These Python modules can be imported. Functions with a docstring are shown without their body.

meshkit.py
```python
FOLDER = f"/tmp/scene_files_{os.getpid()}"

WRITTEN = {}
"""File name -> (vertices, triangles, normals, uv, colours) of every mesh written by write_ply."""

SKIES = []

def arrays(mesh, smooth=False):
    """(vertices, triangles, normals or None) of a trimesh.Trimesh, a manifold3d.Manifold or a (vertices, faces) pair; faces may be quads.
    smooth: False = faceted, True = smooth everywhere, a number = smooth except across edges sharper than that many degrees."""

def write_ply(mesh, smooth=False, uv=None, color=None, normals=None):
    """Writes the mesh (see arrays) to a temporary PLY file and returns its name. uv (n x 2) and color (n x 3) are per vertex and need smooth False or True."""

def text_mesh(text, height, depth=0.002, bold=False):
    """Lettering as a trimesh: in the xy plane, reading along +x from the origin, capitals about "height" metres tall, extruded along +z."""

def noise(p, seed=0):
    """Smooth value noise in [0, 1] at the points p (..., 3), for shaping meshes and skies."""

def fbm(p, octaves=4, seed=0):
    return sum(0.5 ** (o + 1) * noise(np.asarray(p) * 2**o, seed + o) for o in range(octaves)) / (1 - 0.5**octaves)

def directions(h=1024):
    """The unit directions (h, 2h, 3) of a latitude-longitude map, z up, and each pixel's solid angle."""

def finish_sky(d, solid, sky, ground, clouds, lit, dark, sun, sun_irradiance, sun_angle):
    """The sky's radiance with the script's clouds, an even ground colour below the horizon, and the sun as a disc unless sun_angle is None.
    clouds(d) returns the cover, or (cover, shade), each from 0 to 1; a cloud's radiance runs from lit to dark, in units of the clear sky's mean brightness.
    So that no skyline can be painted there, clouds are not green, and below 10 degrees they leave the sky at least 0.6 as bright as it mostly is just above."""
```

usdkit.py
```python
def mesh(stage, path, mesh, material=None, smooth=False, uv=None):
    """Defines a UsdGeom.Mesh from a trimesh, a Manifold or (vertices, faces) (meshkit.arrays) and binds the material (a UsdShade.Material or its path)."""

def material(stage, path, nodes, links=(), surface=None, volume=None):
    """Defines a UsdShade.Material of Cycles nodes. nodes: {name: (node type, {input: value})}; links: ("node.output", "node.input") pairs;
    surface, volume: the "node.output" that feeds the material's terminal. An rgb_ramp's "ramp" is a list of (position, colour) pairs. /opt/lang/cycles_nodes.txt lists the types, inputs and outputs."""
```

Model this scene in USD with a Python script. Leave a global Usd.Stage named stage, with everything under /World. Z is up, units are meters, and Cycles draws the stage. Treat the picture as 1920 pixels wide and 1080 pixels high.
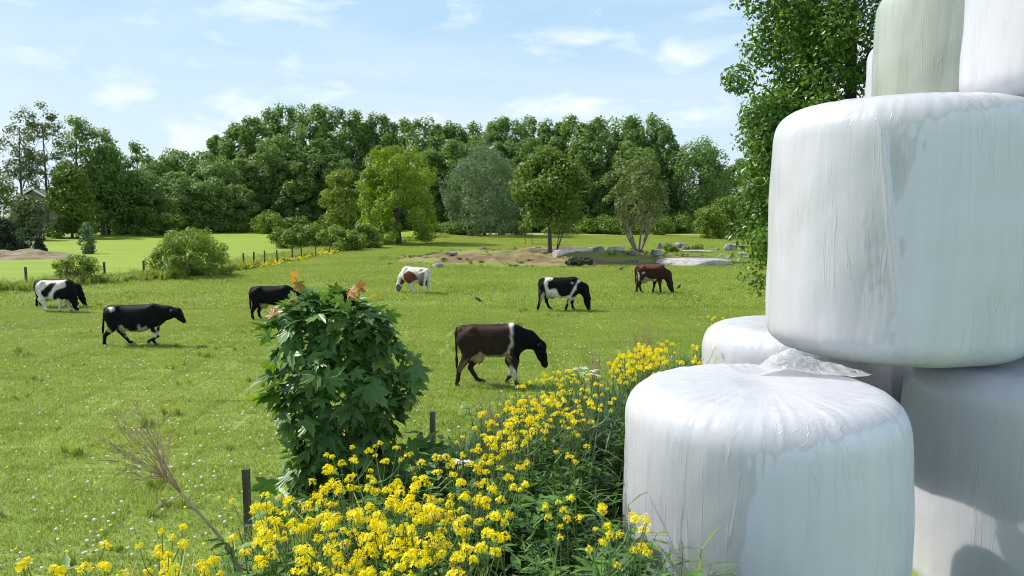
import math, random
import numpy as np, trimesh, usdkit, meshkit
from pxr import Usd, UsdGeom, UsdLux, UsdShade, Gf, Sdf, Vt

stage = Usd.Stage.CreateInMemory()
UsdGeom.SetStageUpAxis(stage, 'Z')
UsdGeom.SetStageMetersPerUnit(stage, 1.0)
UsdGeom.Xform.Define(stage, '/World')

# ------------------------------------------------------------------ camera, sky, sun
F = 1400.0                     # focal length in photograph pixels (1920 wide)
CAMZ, PITCH = 3.8, math.radians(5.59)
cam = UsdGeom.Camera.Define(stage, '/World/camera')
cam.CreateHorizontalApertureAttr(36.0)
cam.CreateVerticalApertureAttr(20.25)
cam.CreateFocalLengthAttr(36.0 * F / 1920)
cam.CreateClippingRangeAttr((0.05, 100000.0))
cam.AddTranslateOp().Set((0, 0, CAMZ))
cam.AddRotateXOp().Set(90 - math.degrees(PITCH))
cam.CreateExposureAttr(0.42)

SUN = np.array([-0.65, 0.29, 0.74]); SUN /= np.linalg.norm(SUN)
dome = UsdLux.DomeLight.Define(stage, '/World/sky')
dome.GetPrim().SetCustomDataByKey('kind', 'structure')
dome.GetPrim().SetCustomDataByKey('label', 'pale blue summer sky with thin white clouds')
skymat = usdkit.material(stage, '/World/Looks/sky_air', {
    'sky': ('sky_texture', dict(sky_type='single_scattering', sun_disc=False, sun_elevation=math.asin(SUN[2]),
                                sun_rotation=math.atan2(SUN[0], SUN[1]), aerosol_density=0.6, ozone_density=2.0)),
    'tc': ('texture_coordinate', {}),
    'xyz': ('separate_xyz', {}),
    # wispy cumulus, flattened towards the horizon
    'map': ('mapping', dict(scale=(1.0, 1.0, 2.6), location=(2.37, 0.9, 0.18))),
    'n1': ('noise_texture', dict(scale=7.5, detail=9.0, roughness=0.54, distortion=0.3)),
    'r1': ('rgb_ramp', dict(ramp=[(0.0, (0, 0, 0)), (0.52, (0, 0, 0)), (0.62, (.34, .34, .34)), (0.76, (.90, .90, .90)), (1.0, (1, 1, 1))])),
    # broad thin veil
    'map2': ('mapping', dict(scale=(1.0, 1.0, 5.0), location=(0.3, 1.7, 0.5))),
    'n2': ('noise_texture', dict(scale=2.2, detail=6.0, roughness=0.55, distortion=0.3)),
    'r2': ('rgb_ramp', dict(ramp=[(0.0, (0, 0, 0)), (0.36, (.10, .10, .10)), (0.62, (.60, .60, .60)), (1.0, (.72, .72, .72))])),
    # low air whitens evenly towards the horizon all round
    'low': ('map_range', dict(from_min=0.02, from_max=0.60, to_min=0.95, to_max=0.45, clamp=True)),
    'air': ('rgb_ramp', dict(ramp=[(0.0, (.72, .87, .98)), (0.12, (.66, .84, .97)), (0.30, (.42, .72, 1.0)), (0.55, (.14, .34, .72)), (1.0, (.12, .27, .58))])),
    'airs': ('vector_math', dict(math_type='scale', scale=8.6)),
    'mlow': ('mix', {}),
    'mveil': ('mix', dict(color2=(6.5, 7.6, 8.4))),
    'mcloud': ('mix', dict(color2=(9.4, 9.8, 10.2))),
    'bg': ('background_shader', dict(strength=0.092))},
    [('tc.generated', 'xyz.vector'), ('tc.generated', 'map.vector'), ('map.vector', 'n1.vector'), ('n1.fac', 'r1.fac'),
     ('tc.generated', 'map2.vector'), ('map2.vector', 'n2.vector'), ('n2.fac', 'r2.fac'),
     ('xyz.z', 'low.value'), ('low.result', 'mlow.fac'), ('sky.color', 'mlow.color1'), ('xyz.z', 'air.fac'), ('air.color', 'airs.vector1'), ('airs.vector', 'mlow.color2'),
     ('r2.color', 'mveil.fac'), ('mlow.color', 'mveil.color1'),
     ('r1.color', 'mcloud.fac'), ('mveil.color', 'mcloud.color1'), ('mcloud.color', 'bg.color')], surface='bg.background')
UsdShade.MaterialBindingAPI.Apply(dome.GetPrim()).Bind(skymat)
sun = UsdLux.DistantLight.Define(stage, '/World/sun')
sun.CreateIntensityAttr(1.25); sun.CreateAngleAttr(0.5); sun.CreateNormalizeAttr(True); sun.CreateColorAttr((1.0, 0.95, 0.87))
sun.AddOrientOp().Set(Gf.Quatf(Gf.Rotation(Gf.Vec3d(0, 0, 1), Gf.Vec3d(*map(float, SUN))).GetQuat()))

HAZE = 0.0
# ------------------------------------------------------------------ helpers
UP = np.array([0, math.sin(PITCH), math.cos(PITCH)]); FW = np.array([0, math.cos(PITCH), -math.sin(PITCH)])
EYE = np.array([0, 0, CAMZ])
def ray(px, py):
    return np.array([1.0, 0, 0]) * (px - 960) / F + UP * (540 - py) / F + FW
def at_y(px, py, Y):
    r = ray(px, py); return EYE + r * (Y / r[1])
def at_z(px, py, z=0.0):
    r = ray(px, py); return EYE + r * ((z - CAMZ) / r[2])
def ss(a, b, x):
    t = np.clip((np.asarray(x, float) - a) / (b - a), 0, 1); return t * t * (3 - 2 * t)

USED = {}
def numbered(parent, name):
    k = (parent, name); n = USED.get(k, -1) + 1; USED[k] = n
    return f'{parent}/{name}' + (f'_{n:03d}' if n else '')
def path_of(parent):
    return '/World' if parent is None else str(parent.GetPath())
def tag(o, label=None, cat=None, group=None, kind=None):
    for k, v in (('label', label), ('category', cat), ('group', group), ('kind', kind)):
        if v: o.SetCustomDataByKey(k, v)
    return o
def place(x, loc=(0, 0, 0), rz=0.0, scale=(1, 1, 1)):
    x = UsdGeom.Xform(x)
    x.ClearXformOpOrder()
    x.AddTranslateOp().Set(Gf.Vec3d(*map(float, loc))); x.AddRotateZOp().Set(math.degrees(rz)); x.AddScaleOp().Set(Gf.Vec3f(*map(float, scale)))
def thing(name, label, cat, loc=(0, 0, 0), rz=0.0, scale=(1, 1, 1), group=None):
    x = UsdGeom.Xform.Define(stage, numbered('/World', name)); place(x, loc, rz, scale)
    return tag(x.GetPrim(), label, cat, group)
def copy(proto, name, label, loc, rz=0.0, scale=(1, 1, 1), group=None, cat=None):
    x = UsdGeom.Xform.Define(stage, numbered('/World', name))
    x.GetPrim().GetReferences().AddInternalReference(proto.GetPath()); x.GetPrim().SetInstanceable(True)
    place(x, loc, rz, scale)
    return tag(x.GetPrim(), label, cat or proto.GetCustomDataByKey('category'), group or proto.GetCustomDataByKey('group'))
def prim(path, m, mat, smooth=False, tint=None, coat=None):
    g = usdkit.mesh(stage, path, m, mat, smooth)
    api = UsdGeom.PrimvarsAPI(g)
    if tint is not None:
        api.CreatePrimvar('tint', Sdf.ValueTypeNames.FloatArray, 'vertex').Set(Vt.FloatArray.FromNumpy(np.asarray(tint, np.float32)))
    if coat is not None:
        api.CreatePrimvar('coat', Sdf.ValueTypeNames.Color3fArray, 'vertex').Set(Vt.Vec3fArray.FromNumpy(np.asarray(coat, np.float32)))
    return g.GetPrim()
def part(name, m, mat, parent, smooth=False, tint=None, coat=None, label=None, kind=None):
    return tag(prim(numbered(path_of(parent), name), m, mat, smooth, tint, coat), label, kind=kind)
def instancer(path, protos, mats, pos, idx, rz, scale, label, cat, tints=None, tilt=None, smooth=False):
    pi = UsdGeom.PointInstancer.Define(stage, path)
    for k, m in enumerate(protos):
        p = prim(f'{path}/piece_{k:03d}' if k else f'{path}/piece', m, mats[k % len(mats)], smooth, tint=None if tints is None else tints[k])
        pi.CreatePrototypesRel().AddTarget(p.GetPath())
    n = len(pos); rz = np.asarray(rz) / 2
    q = np.zeros((n, 4)); q[:, 3] = np.cos(rz); q[:, 2] = np.sin(rz)          # x y z w
    if tilt is not None:                                                    # small tilt about x and y
        q[:, 0] = tilt[:, 0] / 2 * np.cos(rz) + tilt[:, 1] / 2 * np.sin(rz); q[:, 1] = tilt[:, 1] / 2 * np.cos(rz) - tilt[:, 0] / 2 * np.sin(rz); q /= np.linalg.norm(q, axis=1, keepdims=True)
    pi.CreatePositionsAttr(Vt.Vec3fArray.FromNumpy(np.asarray(pos, np.float32)))
    pi.CreateProtoIndicesAttr(Vt.IntArray.FromNumpy(np.asarray(idx, np.int32)))
    pi.CreateOrientationsAttr(Vt.QuathArray([Gf.Quath(float(w), float(x), float(y), float(z)) for x, y, z, w in q]))
    s = np.asarray(scale, np.float32); s = np.repeat(s[:, None], 3, 1) if s.ndim == 1 else s
    pi.CreateScalesAttr(Vt.Vec3fArray.FromNumpy(np.ascontiguousarray(s)))
    return tag(pi.GetPrim(), label, cat, kind='stuff')

def tube(pts, rad, sides=6, cap=True):
    p = np.asarray(pts, float); r = np.broadcast_to(np.asarray(rad, float), (len(p),))
    t = np.gradient(p, axis=0); t /= np.linalg.norm(t, axis=1, keepdims=True) + 1e-12
    ref = np.array([0, 0, 1.0]) if abs(t[:, 2]).mean() < .8 else np.array([1.0, 0, 0])
    a = np.cross(t, ref); a /= np.linalg.norm(a, axis=1, keepdims=True) + 1e-12
    b = np.cross(t, a); ang = np.arange(sides) * 2 * np.pi / sides
    v = (p[:, None] + r[:, None, None] * (np.cos(ang)[None, :, None] * a[:, None] + np.sin(ang)[None, :, None] * b[:, None])).reshape(-1, 3)
    i, j = np.meshgrid(np.arange(len(p) - 1), np.arange(sides), indexing='ij'); j2 = (j + 1) % sides
    A, B, C, D = (i * sides + j).ravel(), (i * sides + j2).ravel(), ((i + 1) * sides + j2).ravel(), ((i + 1) * sides + j).ravel()
    f = [np.stack([A, C, B], 1), np.stack([A, D, C], 1)]
    if cap:
        n0 = len(v); v = np.vstack([v, p[0], p[-1]]); k = np.arange(sides); k2 = (k + 1) % sides; e = (len(p) - 1) * sides
        f += [np.stack([np.full(sides, n0), k, k2], 1), np.stack([np.full(sides, n0 + 1), e + k2, e + k], 1)]
    return v, np.vstack(f)
def join(parts):
    vs, fs, n = [], [], 0
    for v, f in parts:
        vs.append(v); fs.append(np.asarray(f) + n); n += len(v)
    return np.vstack(vs), np.vstack(fs)
def bezier(p0, p1, p2, n):
    t = np.linspace(0, 1, n)[:, None]; p0, p1, p2 = map(np.asarray, (p0, p1, p2))
    return (1 - t) ** 2 * p0 + 2 * t * (1 - t) * p1 + t * t * p2
def unit(v):
    return v / (np.linalg.norm(v, axis=-1, keepdims=True) + 1e-12)

def surface_nets(f, origin, h):
    """Closed surface f = 0 of a sampled field (negative inside) as vertices and quads."""
    s = f < 0; nx, ny, nz = f.shape
    cs = [(a, b, c) for a in (0, 1) for b in (0, 1) for c in (0, 1)]
    cell = lambda arr, o: arr[o[0]:nx - 1 + o[0], o[1]:ny - 1 + o[1], o[2]:nz - 1 + o[2]]
    cnt = sum(cell(s, o).astype(np.int8) for o in cs)
    idx = np.argwhere((cnt > 0) & (cnt < 8)); num = -np.ones((nx - 1, ny - 1, nz - 1), np.int64); num[tuple(idx.T)] = np.arange(len(idx))
    acc, n = np.zeros((len(idx), 3)), np.zeros(len(idx))
    for o in cs:
        for ax in range(3):
            if o[ax]: continue
            p = list(o); p[ax] = 1
            fa, fb = f[tuple((idx + o).T)], f[tuple((idx + p).T)]
            m = (fa < 0) != (fb < 0); t = np.where(m, fa / np.where(m, fa - fb, 1), 0)
            q = np.tile(np.array(o, float), (len(idx), 1)); q[:, ax] = t
            acc[m] += q[m]; n[m] += 1
    v = origin + h * (idx + acc / n[:, None])
    quads = []
    for ax in range(3):
        u, w = (ax + 1) % 3, (ax + 2) % 3
        lo = [slice(None)] * 3; hi = [slice(None)] * 3; lo[ax] = slice(0, -1); hi[ax] = slice(1, None)
        e = np.argwhere(s[tuple(lo)] != s[tuple(hi)])
        e = e[(e[:, u] > 0) & (e[:, w] > 0) & (e[:, u] < f.shape[u] - 1) & (e[:, w] < f.shape[w] - 1)]
        du, dw = np.eye(3, dtype=int)[u], np.eye(3, dtype=int)[w]
        q = np.stack([num[tuple((e - du - dw).T)], num[tuple((e - dw).T)], num[tuple(e.T)], num[tuple((e - du).T)]], 1)
        flip = ~s[tuple(e.T)]; q[flip] = q[flip][:, ::-1]; quads.append(q)
    return v, np.vstack(quads)

# ------------------------------------------------------------------ materials
L = '/World/Looks/'
def leaf_material(name, dark, mid, light, trans=0.35, rough=0.5, spec=0.35, noise=0.35, scale=0.6):
    """Leaves: hue varies leaf by leaf (primvar tint) and clump by clump."""
    return usdkit.material(stage, L + name, {
        'a': ('attribute', dict(attribute='tint')), 'g': ('geometry', {}),
        'n': ('noise_texture', dict(scale=scale, detail=2.0)),
        'nm': ('math', dict(math_type='multiply_add', value2=noise, value3=-noise / 2)),
        's': ('math', dict(math_type='add', use_clamp=True)),
        'r': ('rgb_ramp', dict(ramp=[(0.0, dark), (0.5, mid), (1.0, light)])),
        'p': ('principled_bsdf', dict(roughness=rough, specular_ior_level=spec)),
        'h': ('hsv', dict(hue=0.485, saturation=1.1, value=1.35)),
        't': ('translucent_bsdf', {}), 'm': ('mix_closure', dict(fac=trans))},
        [('g.position', 'n.vector'), ('n.fac', 'nm.value1'), ('a.fac', 's.value1'), ('nm.value', 's.value2'), ('s.value', 'r.fac'),
         ('r.color', 'p.base_color'), ('r.color', 'h.color'), ('h.color', 't.color'), ('p.BSDF', 'm.closure1'), ('t.BSDF', 'm.closure2')], surface='m.closure')
def plain(name, c1, c2, scale=8.6, rough=0.7, bump=0.0, bscale=None, spec=0.4, detail=5.0, stretch=(1, 1, 1), lo=0.35, hi=0.65, **kw):
    nodes = {'tc': ('texture_coordinate', {}), 'mp': ('mapping', dict(scale=stretch)), 'n': ('noise_texture', dict(scale=scale, detail=detail, roughness=0.6)),
             'r': ('rgb_ramp', dict(ramp=[(0, c1), (lo, c1), (hi, c2), (1, c2)])),
             'p': ('principled_bsdf', dict(roughness=rough, specular_ior_level=spec, **kw))}
    links = [('tc.object', 'mp.vector'), ('mp.vector', 'n.vector'), ('n.fac', 'r.fac'), ('r.color', 'p.base_color')]
    if bump:
        nodes['n2'] = ('noise_texture', dict(scale=bscale or scale * 3, detail=6.0, roughness=0.65)); nodes['b'] = ('bump', dict(strength=bump, distance=0.05))
        links += [('mp.vector', 'n2.vector'), ('n2.fac', 'b.height'), ('b.normal', 'p.normal')]
    return usdkit.material(stage, L + name, nodes, links, surface='p.BSDF')

M = {}
M['forest'] = leaf_material('forest_leaf', (0.095, 0.18, 0.046), (0.15, 0.26, 0.065), (0.24, 0.35, 0.09), 0.32, scale=.12, noise=.5)
M['lime'] = leaf_material('lime_leaf', (0.11, 0.19, 0.018), (0.18, 0.29, 0.028), (0.28, 0.39, 0.045), 0.35, scale=.25)
M['yellowgreen'] = leaf_material('yellow_green_leaf', (0.1, 0.165, 0.022), (0.18, 0.25, 0.03), (0.28, 0.33, 0.05), 0.3, scale=.3)
M['willow'] = leaf_material('willow_leaf', (0.085, 0.145, 0.062), (0.135, 0.215, 0.09), (0.2, 0.29, 0.14), 0.25, scale=.3)
M['midgreen'] = leaf_material('mid_green_leaf', (0.065, 0.13, 0.018), (0.12, 0.205, 0.028), (0.21, 0.29, 0.045), 0.3, scale=.3)
M['olive'] = leaf_material('olive_leaf', (0.08, 0.125, 0.034), (0.15, 0.2, 0.055), (0.25, 0.3, 0.09), 0.3, scale=.5)
M['neartree'] = leaf_material('broad_leaf', (0.045, 0.105, 0.018), (0.09, 0.19, 0.028), (0.16, 0.29, 0.045), 0.35, rough=.38, spec=.5, scale=.9, noise=.4)
M['birch'] = leaf_material('birch_leaf', (0.07, 0.11, 0.04), (0.11, 0.16, 0.06), (0.16, 0.21, 0.09), 0.3, scale=.3)
M['shrub'] = leaf_material('shrub_leaf', (0.08, 0.155, 0.02), (0.15, 0.245, 0.03), (0.24, 0.35, 0.055), 0.35, scale=.5)
M['dark'] = leaf_material('dark_leaf', (.014, .034, .014), (.026, .055, .018), (.045, .085, .028), 0.15, scale=.4)
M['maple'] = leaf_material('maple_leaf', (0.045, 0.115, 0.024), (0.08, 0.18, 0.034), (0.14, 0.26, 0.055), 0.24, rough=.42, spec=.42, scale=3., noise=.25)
M['maple_red'] = leaf_material('young_maple_leaf', (0.34, 0.13, 0.04), (0.42, 0.25, 0.06), (0.46, 0.42, 0.08), 0.4, rough=.4, scale=4.)
M['maple_lime'] = leaf_material('lime_maple_leaf', (.10, .22, .02), (.16, .30, .03), (.24, .38, .05), 0.45, rough=.4, scale=4.)
M['weed'] = leaf_material('weed_leaf', (0.042, 0.115, 0.022), (0.085, 0.195, 0.034), (0.16, 0.28, 0.06), 0.3, rough=.5, scale=1.6, noise=.5)
M['mugwort'] = leaf_material('mugwort_leaf', (.028, .062, .026), (.050, .105, .040), (.085, .155, .06), 0.22, rough=.5, scale=2.)
M['cress'] = leaf_material('cress_leaf', (.045, .12, .022), (.085, .18, .03), (.14, .25, .05), 0.3, rough=.45, scale=3.)
M['petal'] = leaf_material('yellow_petal', (0.76, 0.64, 0.01), (0.84, 0.74, 0.016), (0.9, 0.82, 0.04), 0.3, rough=.55, spec=.2, scale=6.)
M['white_petal'] = leaf_material('white_petal', (.62, .62, .58), (.72, .72, .68), (.8, .8, .76), 0.2, rough=.7, scale=3.)
M['grass'] = leaf_material('grass_blade', (0.145, 0.22, 0.036), (0.245, 0.335, 0.056), (0.42, 0.46, 0.13), 0.34, rough=.5, spec=.25, scale=.22, noise=.7)
M['crop'] = leaf_material('crop_blade', (0.16, 0.23, 0.02), (0.2, 0.28, 0.03), (0.26, 0.33, 0.05), 0.35, rough=.55, scale=.15, noise=.5)
M['drystem'] = plain('dry_stem', (.26, .18, .11), (.42, .32, .21), 20., .8)
M['bark'] = plain('bark', (.045, .035, .026), (.115, .095, .075), 5., .9, .6, stretch=(1, 1, .25))
M['palebark'] = plain('pale_bark', (.10, .085, .07), (.26, .23, .19), 5., .9, .5, stretch=(1, 1, .3))
M['stem'] = plain('green_stem', (.07, .13, .03), (.13, .20, .05), 10., .6)
M['post'] = plain('weathered_post', (.060, .050, .042), (.145, .125, .105), 14., .9, .8, stretch=(1, 1, .12))
M['wire'] = plain('fence_wire', (.18, .17, .16), (.3, .29, .28), 30., .5, metallic=.6)
M['rock'] = plain('granite', (.10, .095, .092), (.30, .285, .27), 2.2, .9, .8, 7.)
M['palerock'] = plain('pale_granite', (.24, .225, .205), (.46, .44, .41), 2.5, .9, .7, 7.)
M['horn'] = plain('hoof', (.02, .017, .014), (.05, .042, .034), 10., .5)
M['eye'] = plain('eye', (.006, .005, .004), (.008, .006, .005), 10., .15)
M['bird'] = plain('black_plumage', (.010, .010, .012), (.02, .02, .024), 30., .45)
M['beak'] = plain('beak', (.25, .2, .05), (.3, .24, .06), 30., .5)
M['deadwood'] = plain('bleached_wood', (.52, .49, .44), (.70, .67, .62), 6., .85, .4, stretch=(1, 1, .4))
M['roof'] = plain('roof_tiles', (.10, .085, .08), (.16, .14, .13), 3., .85)
M['board'] = plain('grey_brown_boards', (.11, .09, .075), (.17, .145, .12), 4., .8, stretch=(6, 6, .3))
M['trim'] = plain('white_trim', (.68, .68, .66), (.78, .78, .76), 4., .6)
M['coat'] = usdkit.material(stage, L + 'cow_coat', {
    'a': ('attribute', dict(attribute='coat')), 'tc': ('texture_coordinate', {}),
    'n': ('noise_texture', dict(scale=9.0, detail=5.0)), 'mr': ('map_range', dict(from_min=.3, from_max=.7, to_min=.75, to_max=1.25, clamp=True)),
    'mx': ('vector_math', dict(math_type='scale')),
    'mp': ('mapping', dict(scale=(60, 60, 18))), 'n2': ('noise_texture', dict(scale=3.0, detail=3.0)), 'b': ('bump', dict(strength=.35, distance=.01)),
    'p': ('principled_bsdf', dict(roughness=.62, specular_ior_level=.06))},
    [('tc.object', 'n.vector'), ('n.fac', 'mr.value'), ('a.vector', 'mx.vector1'), ('mr.result', 'mx.scale'), ('mx.vector', 'p.base_color'),
     ('tc.object', 'mp.vector'), ('mp.vector', 'n2.vector'), ('n2.fac', 'b.height'), ('b.normal', 'p.normal')], surface='p.BSDF')

def film_material(name, c1, c2, streak=.10, pleat=.5, dirt=(.42, .40, .36)):
    """White stretch film: faint vertical streaks where layers overlap, fine creases in the relief, a little dirt."""
    return usdkit.material(stage, L + name, {
        'tc': ('texture_coordinate', {}),
        'm1': ('mapping', dict(scale=(9, 9, .45))), 'n1': ('noise_texture', dict(scale=1.0, detail=5.0, roughness=.6)),
        'r1': ('rgb_ramp', dict(ramp=[(0, c1), (.38, c1), (.62, c2), (1, c2)])),
        'nd': ('noise_texture', dict(scale=16.0, detail=8.0, roughness=.75)), 'rd': ('rgb_ramp', dict(ramp=[(0, (0, 0, 0)), (.66, (0, 0, 0)), (.80, (.45, .45, .45)), (1, (.6, .6, .6))])),
        'mx': ('mix', dict(color2=dirt)), 'at': ('attribute', dict(attribute='tint')), 'sc': ('vector_math', dict(math_type='scale')),
        'm2': ('mapping', dict(scale=(34, 34, 1.1), rotation=(.05, .03, 0))), 'n2': ('noise_texture', dict(scale=1.0, detail=3.0, roughness=.55)),
        'm3': ('mapping', dict(scale=(5, 5, 2.2))), 'n3': ('noise_texture', dict(scale=1.0, detail=4.0, roughness=.6)),
        'm4': ('mapping', dict(scale=(70, 70, 40))), 'n4': ('noise_texture', dict(scale=1.0, detail=3.0)),
        'm5': ('mapping', dict(scale=(13, 13, .55), rotation=(.03, -.04, 0))), 'n5': ('noise_texture', dict(scale=1.0, detail=2.0, distortion=.3)), 'r5': ('rgb_ramp', dict(ramp=[(0, (0, 0, 0)), (.485, (0, 0, 0)), (.497, (1, 1, 1)), (.503, (1, 1, 1)), (.512, (0, 0, 0)), (1, (0, 0, 0))])), 'm6': ('mapping', dict(scale=(2.6, 2.6, 1.3))), 'n6': ('noise_texture', dict(scale=1.0, detail=2.0)), 'r6': ('map_range', dict(from_min=.50, from_max=.62, to_min=0, to_max=1, clamp=True)), 'mm': ('math', dict(math_type='multiply')), 'b0': ('bump', dict(strength=pleat, distance=.006)),
        'b1': ('bump', dict(strength=streak, distance=.010)), 'b2': ('bump', dict(strength=.18, distance=.03)), 'b3': ('bump', dict(strength=.10, distance=.004)),
        'rn': ('map_range', dict(from_min=.3, from_max=.7, to_min=.26, to_max=.42, clamp=True)),
        'p': ('principled_bsdf', dict(specular_ior_level=.45, subsurface_weight=.45, subsurface_scale=.05, subsurface_radius=(1, 1, 1)))},
        [('tc.object', 'm5.vector'), ('m5.vector', 'n5.vector'), ('n5.fac', 'r5.fac'), ('tc.object', 'm6.vector'), ('m6.vector', 'n6.vector'), ('n6.fac', 'r6.value'), ('r5.color', 'mm.value1'), ('r6.result', 'mm.value2'), ('mm.value', 'b0.height'), ('b0.normal', 'b1.normal'),
         ('tc.object', 'm1.vector'), ('m1.vector', 'n1.vector'), ('n1.fac', 'r1.fac'), ('tc.object', 'nd.vector'), ('nd.fac', 'rd.fac'), ('rd.color', 'mx.fac'), ('r1.color', 'mx.color1'), ('mx.color', 'sc.vector1'), ('at.fac', 'sc.scale'), ('sc.vector', 'p.base_color'),
         ('tc.object', 'm2.vector'), ('m2.vector', 'n2.vector'), ('n2.fac', 'b1.height'), ('tc.object', 'm3.vector'), ('m3.vector', 'n3.vector'), ('n3.fac', 'b2.height'), ('b1.normal', 'b2.normal'),
         ('tc.object', 'm4.vector'), ('m4.vector', 'n4.vector'), ('n4.fac', 'b3.height'), ('b2.normal', 'b3.normal'), ('b3.normal', 'p.normal'), ('n1.fac', 'rn.value'), ('rn.result', 'p.roughness')], surface='p.BSDF')
M['film'] = film_material('white_film', (.45, .457, .495), (.475, .48, .512))
M['film_green'] = film_material('greenish_film', (.37, .405, .35), (.42, .45, .41))
M['film_loose'] = usdkit.material(stage, L + 'loose_white_film', {'p': ('principled_bsdf', dict(base_color=(.62, .62, .63), roughness=.32)), 't': ('translucent_bsdf', dict(color=(.7, .7, .7))), 'c': ('transparent_bsdf', {}), 'm': ('mix_closure', dict(fac=.45)), 'm2': ('mix_closure', dict(fac=.15)),
    'tc': ('texture_coordinate', {}), 'n': ('noise_texture', dict(scale=16., detail=5., distortion=1.6)), 'b': ('bump', dict(strength=.8, distance=.03))},
    [('tc.object', 'n.vector'), ('n.fac', 'b.height'), ('b.normal', 'p.normal'), ('p.BSDF', 'm.closure1'), ('t.BSDF', 'm.closure2'), ('m.closure', 'm2.closure1'), ('c.BSDF', 'm2.closure2')], surface='m2.closure')

# ------------------------------------------------------------------ the ground
EDGE = np.array([(-9, -6), (-4, -1.0), (-1.75, 2.0), (-1.05, 2.7), (-.50, 3.5), (-.12, 4.3), (.65, 5.4), (1.7, 7.1), (2.9, 9.4), (5, 11.8), (9, 13.8), (16, 15), (60, 16)], float)
def edge_dist(x, y):
    """Signed distance from the crest of the bank, positive on the pasture side."""
    p = np.stack([np.asarray(x, float), np.asarray(y, float)], -1); best = np.full(p.shape[:-1], 1e9); sign = np.ones(p.shape[:-1])
    for a, b in zip(EDGE[:-1], EDGE[1:]):
        d = b - a; t = np.clip(((p - a) @ d) / (d @ d), 0, 1); q = p - a - t[..., None] * d
        r = np.hypot(q[..., 0], q[..., 1]); s = np.where(d[0] * q[..., 1] - d[1] * q[..., 0] > 0, 1.0, -1.0)
        m = r < best; best = np.where(m, r, best); sign = np.where(m, s, sign)
    return best * sign
KC, KR = np.array([4.0, 63.5]), np.array([15.5, 9.5])
def height(x, y):
    x, y = np.asarray(x, float), np.asarray(y, float)
    s = edge_dist(x, y)
    top = 1.97 - .29 * ss(.2, 1.3, x) + .05 * (meshkit.noise(np.stack([x * .9, y * .9, 0 * x], -1)) - .5)
    far = .7 * ss(85, 150, y) + .9 * ss(150, 400, np.hypot(x, y))
    und = .10 * (meshkit.fbm(np.stack([x * .11, y * .11, 0 * x + 3], -1), 3) - .5) * ss(6, 14, np.hypot(x, y))
    return top * (1 - ss(0.05, 4.3, s)) ** 1.15 + far + und
rings = np.concatenate([[0.0], np.geomspace(.35, 1600, 250)])
NA = 420
ang = np.arange(NA) * 2 * np.pi / NA
gx, gy = rings[:, None] * np.sin(ang), rings[:, None] * np.cos(ang)
gz = height(gx, gy)
gv = np.stack([gx, gy, gz], -1).reshape(-1, 3)
i, j = np.meshgrid(np.arange(len(rings) - 1), np.arange(NA), indexing='ij'); j2 = (j + 1) % NA
gf = np.stack([i * NA + j, i * NA + j2, (i + 1) * NA + j2, (i + 1) * NA + j], -1).reshape(-1, 4)
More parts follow.
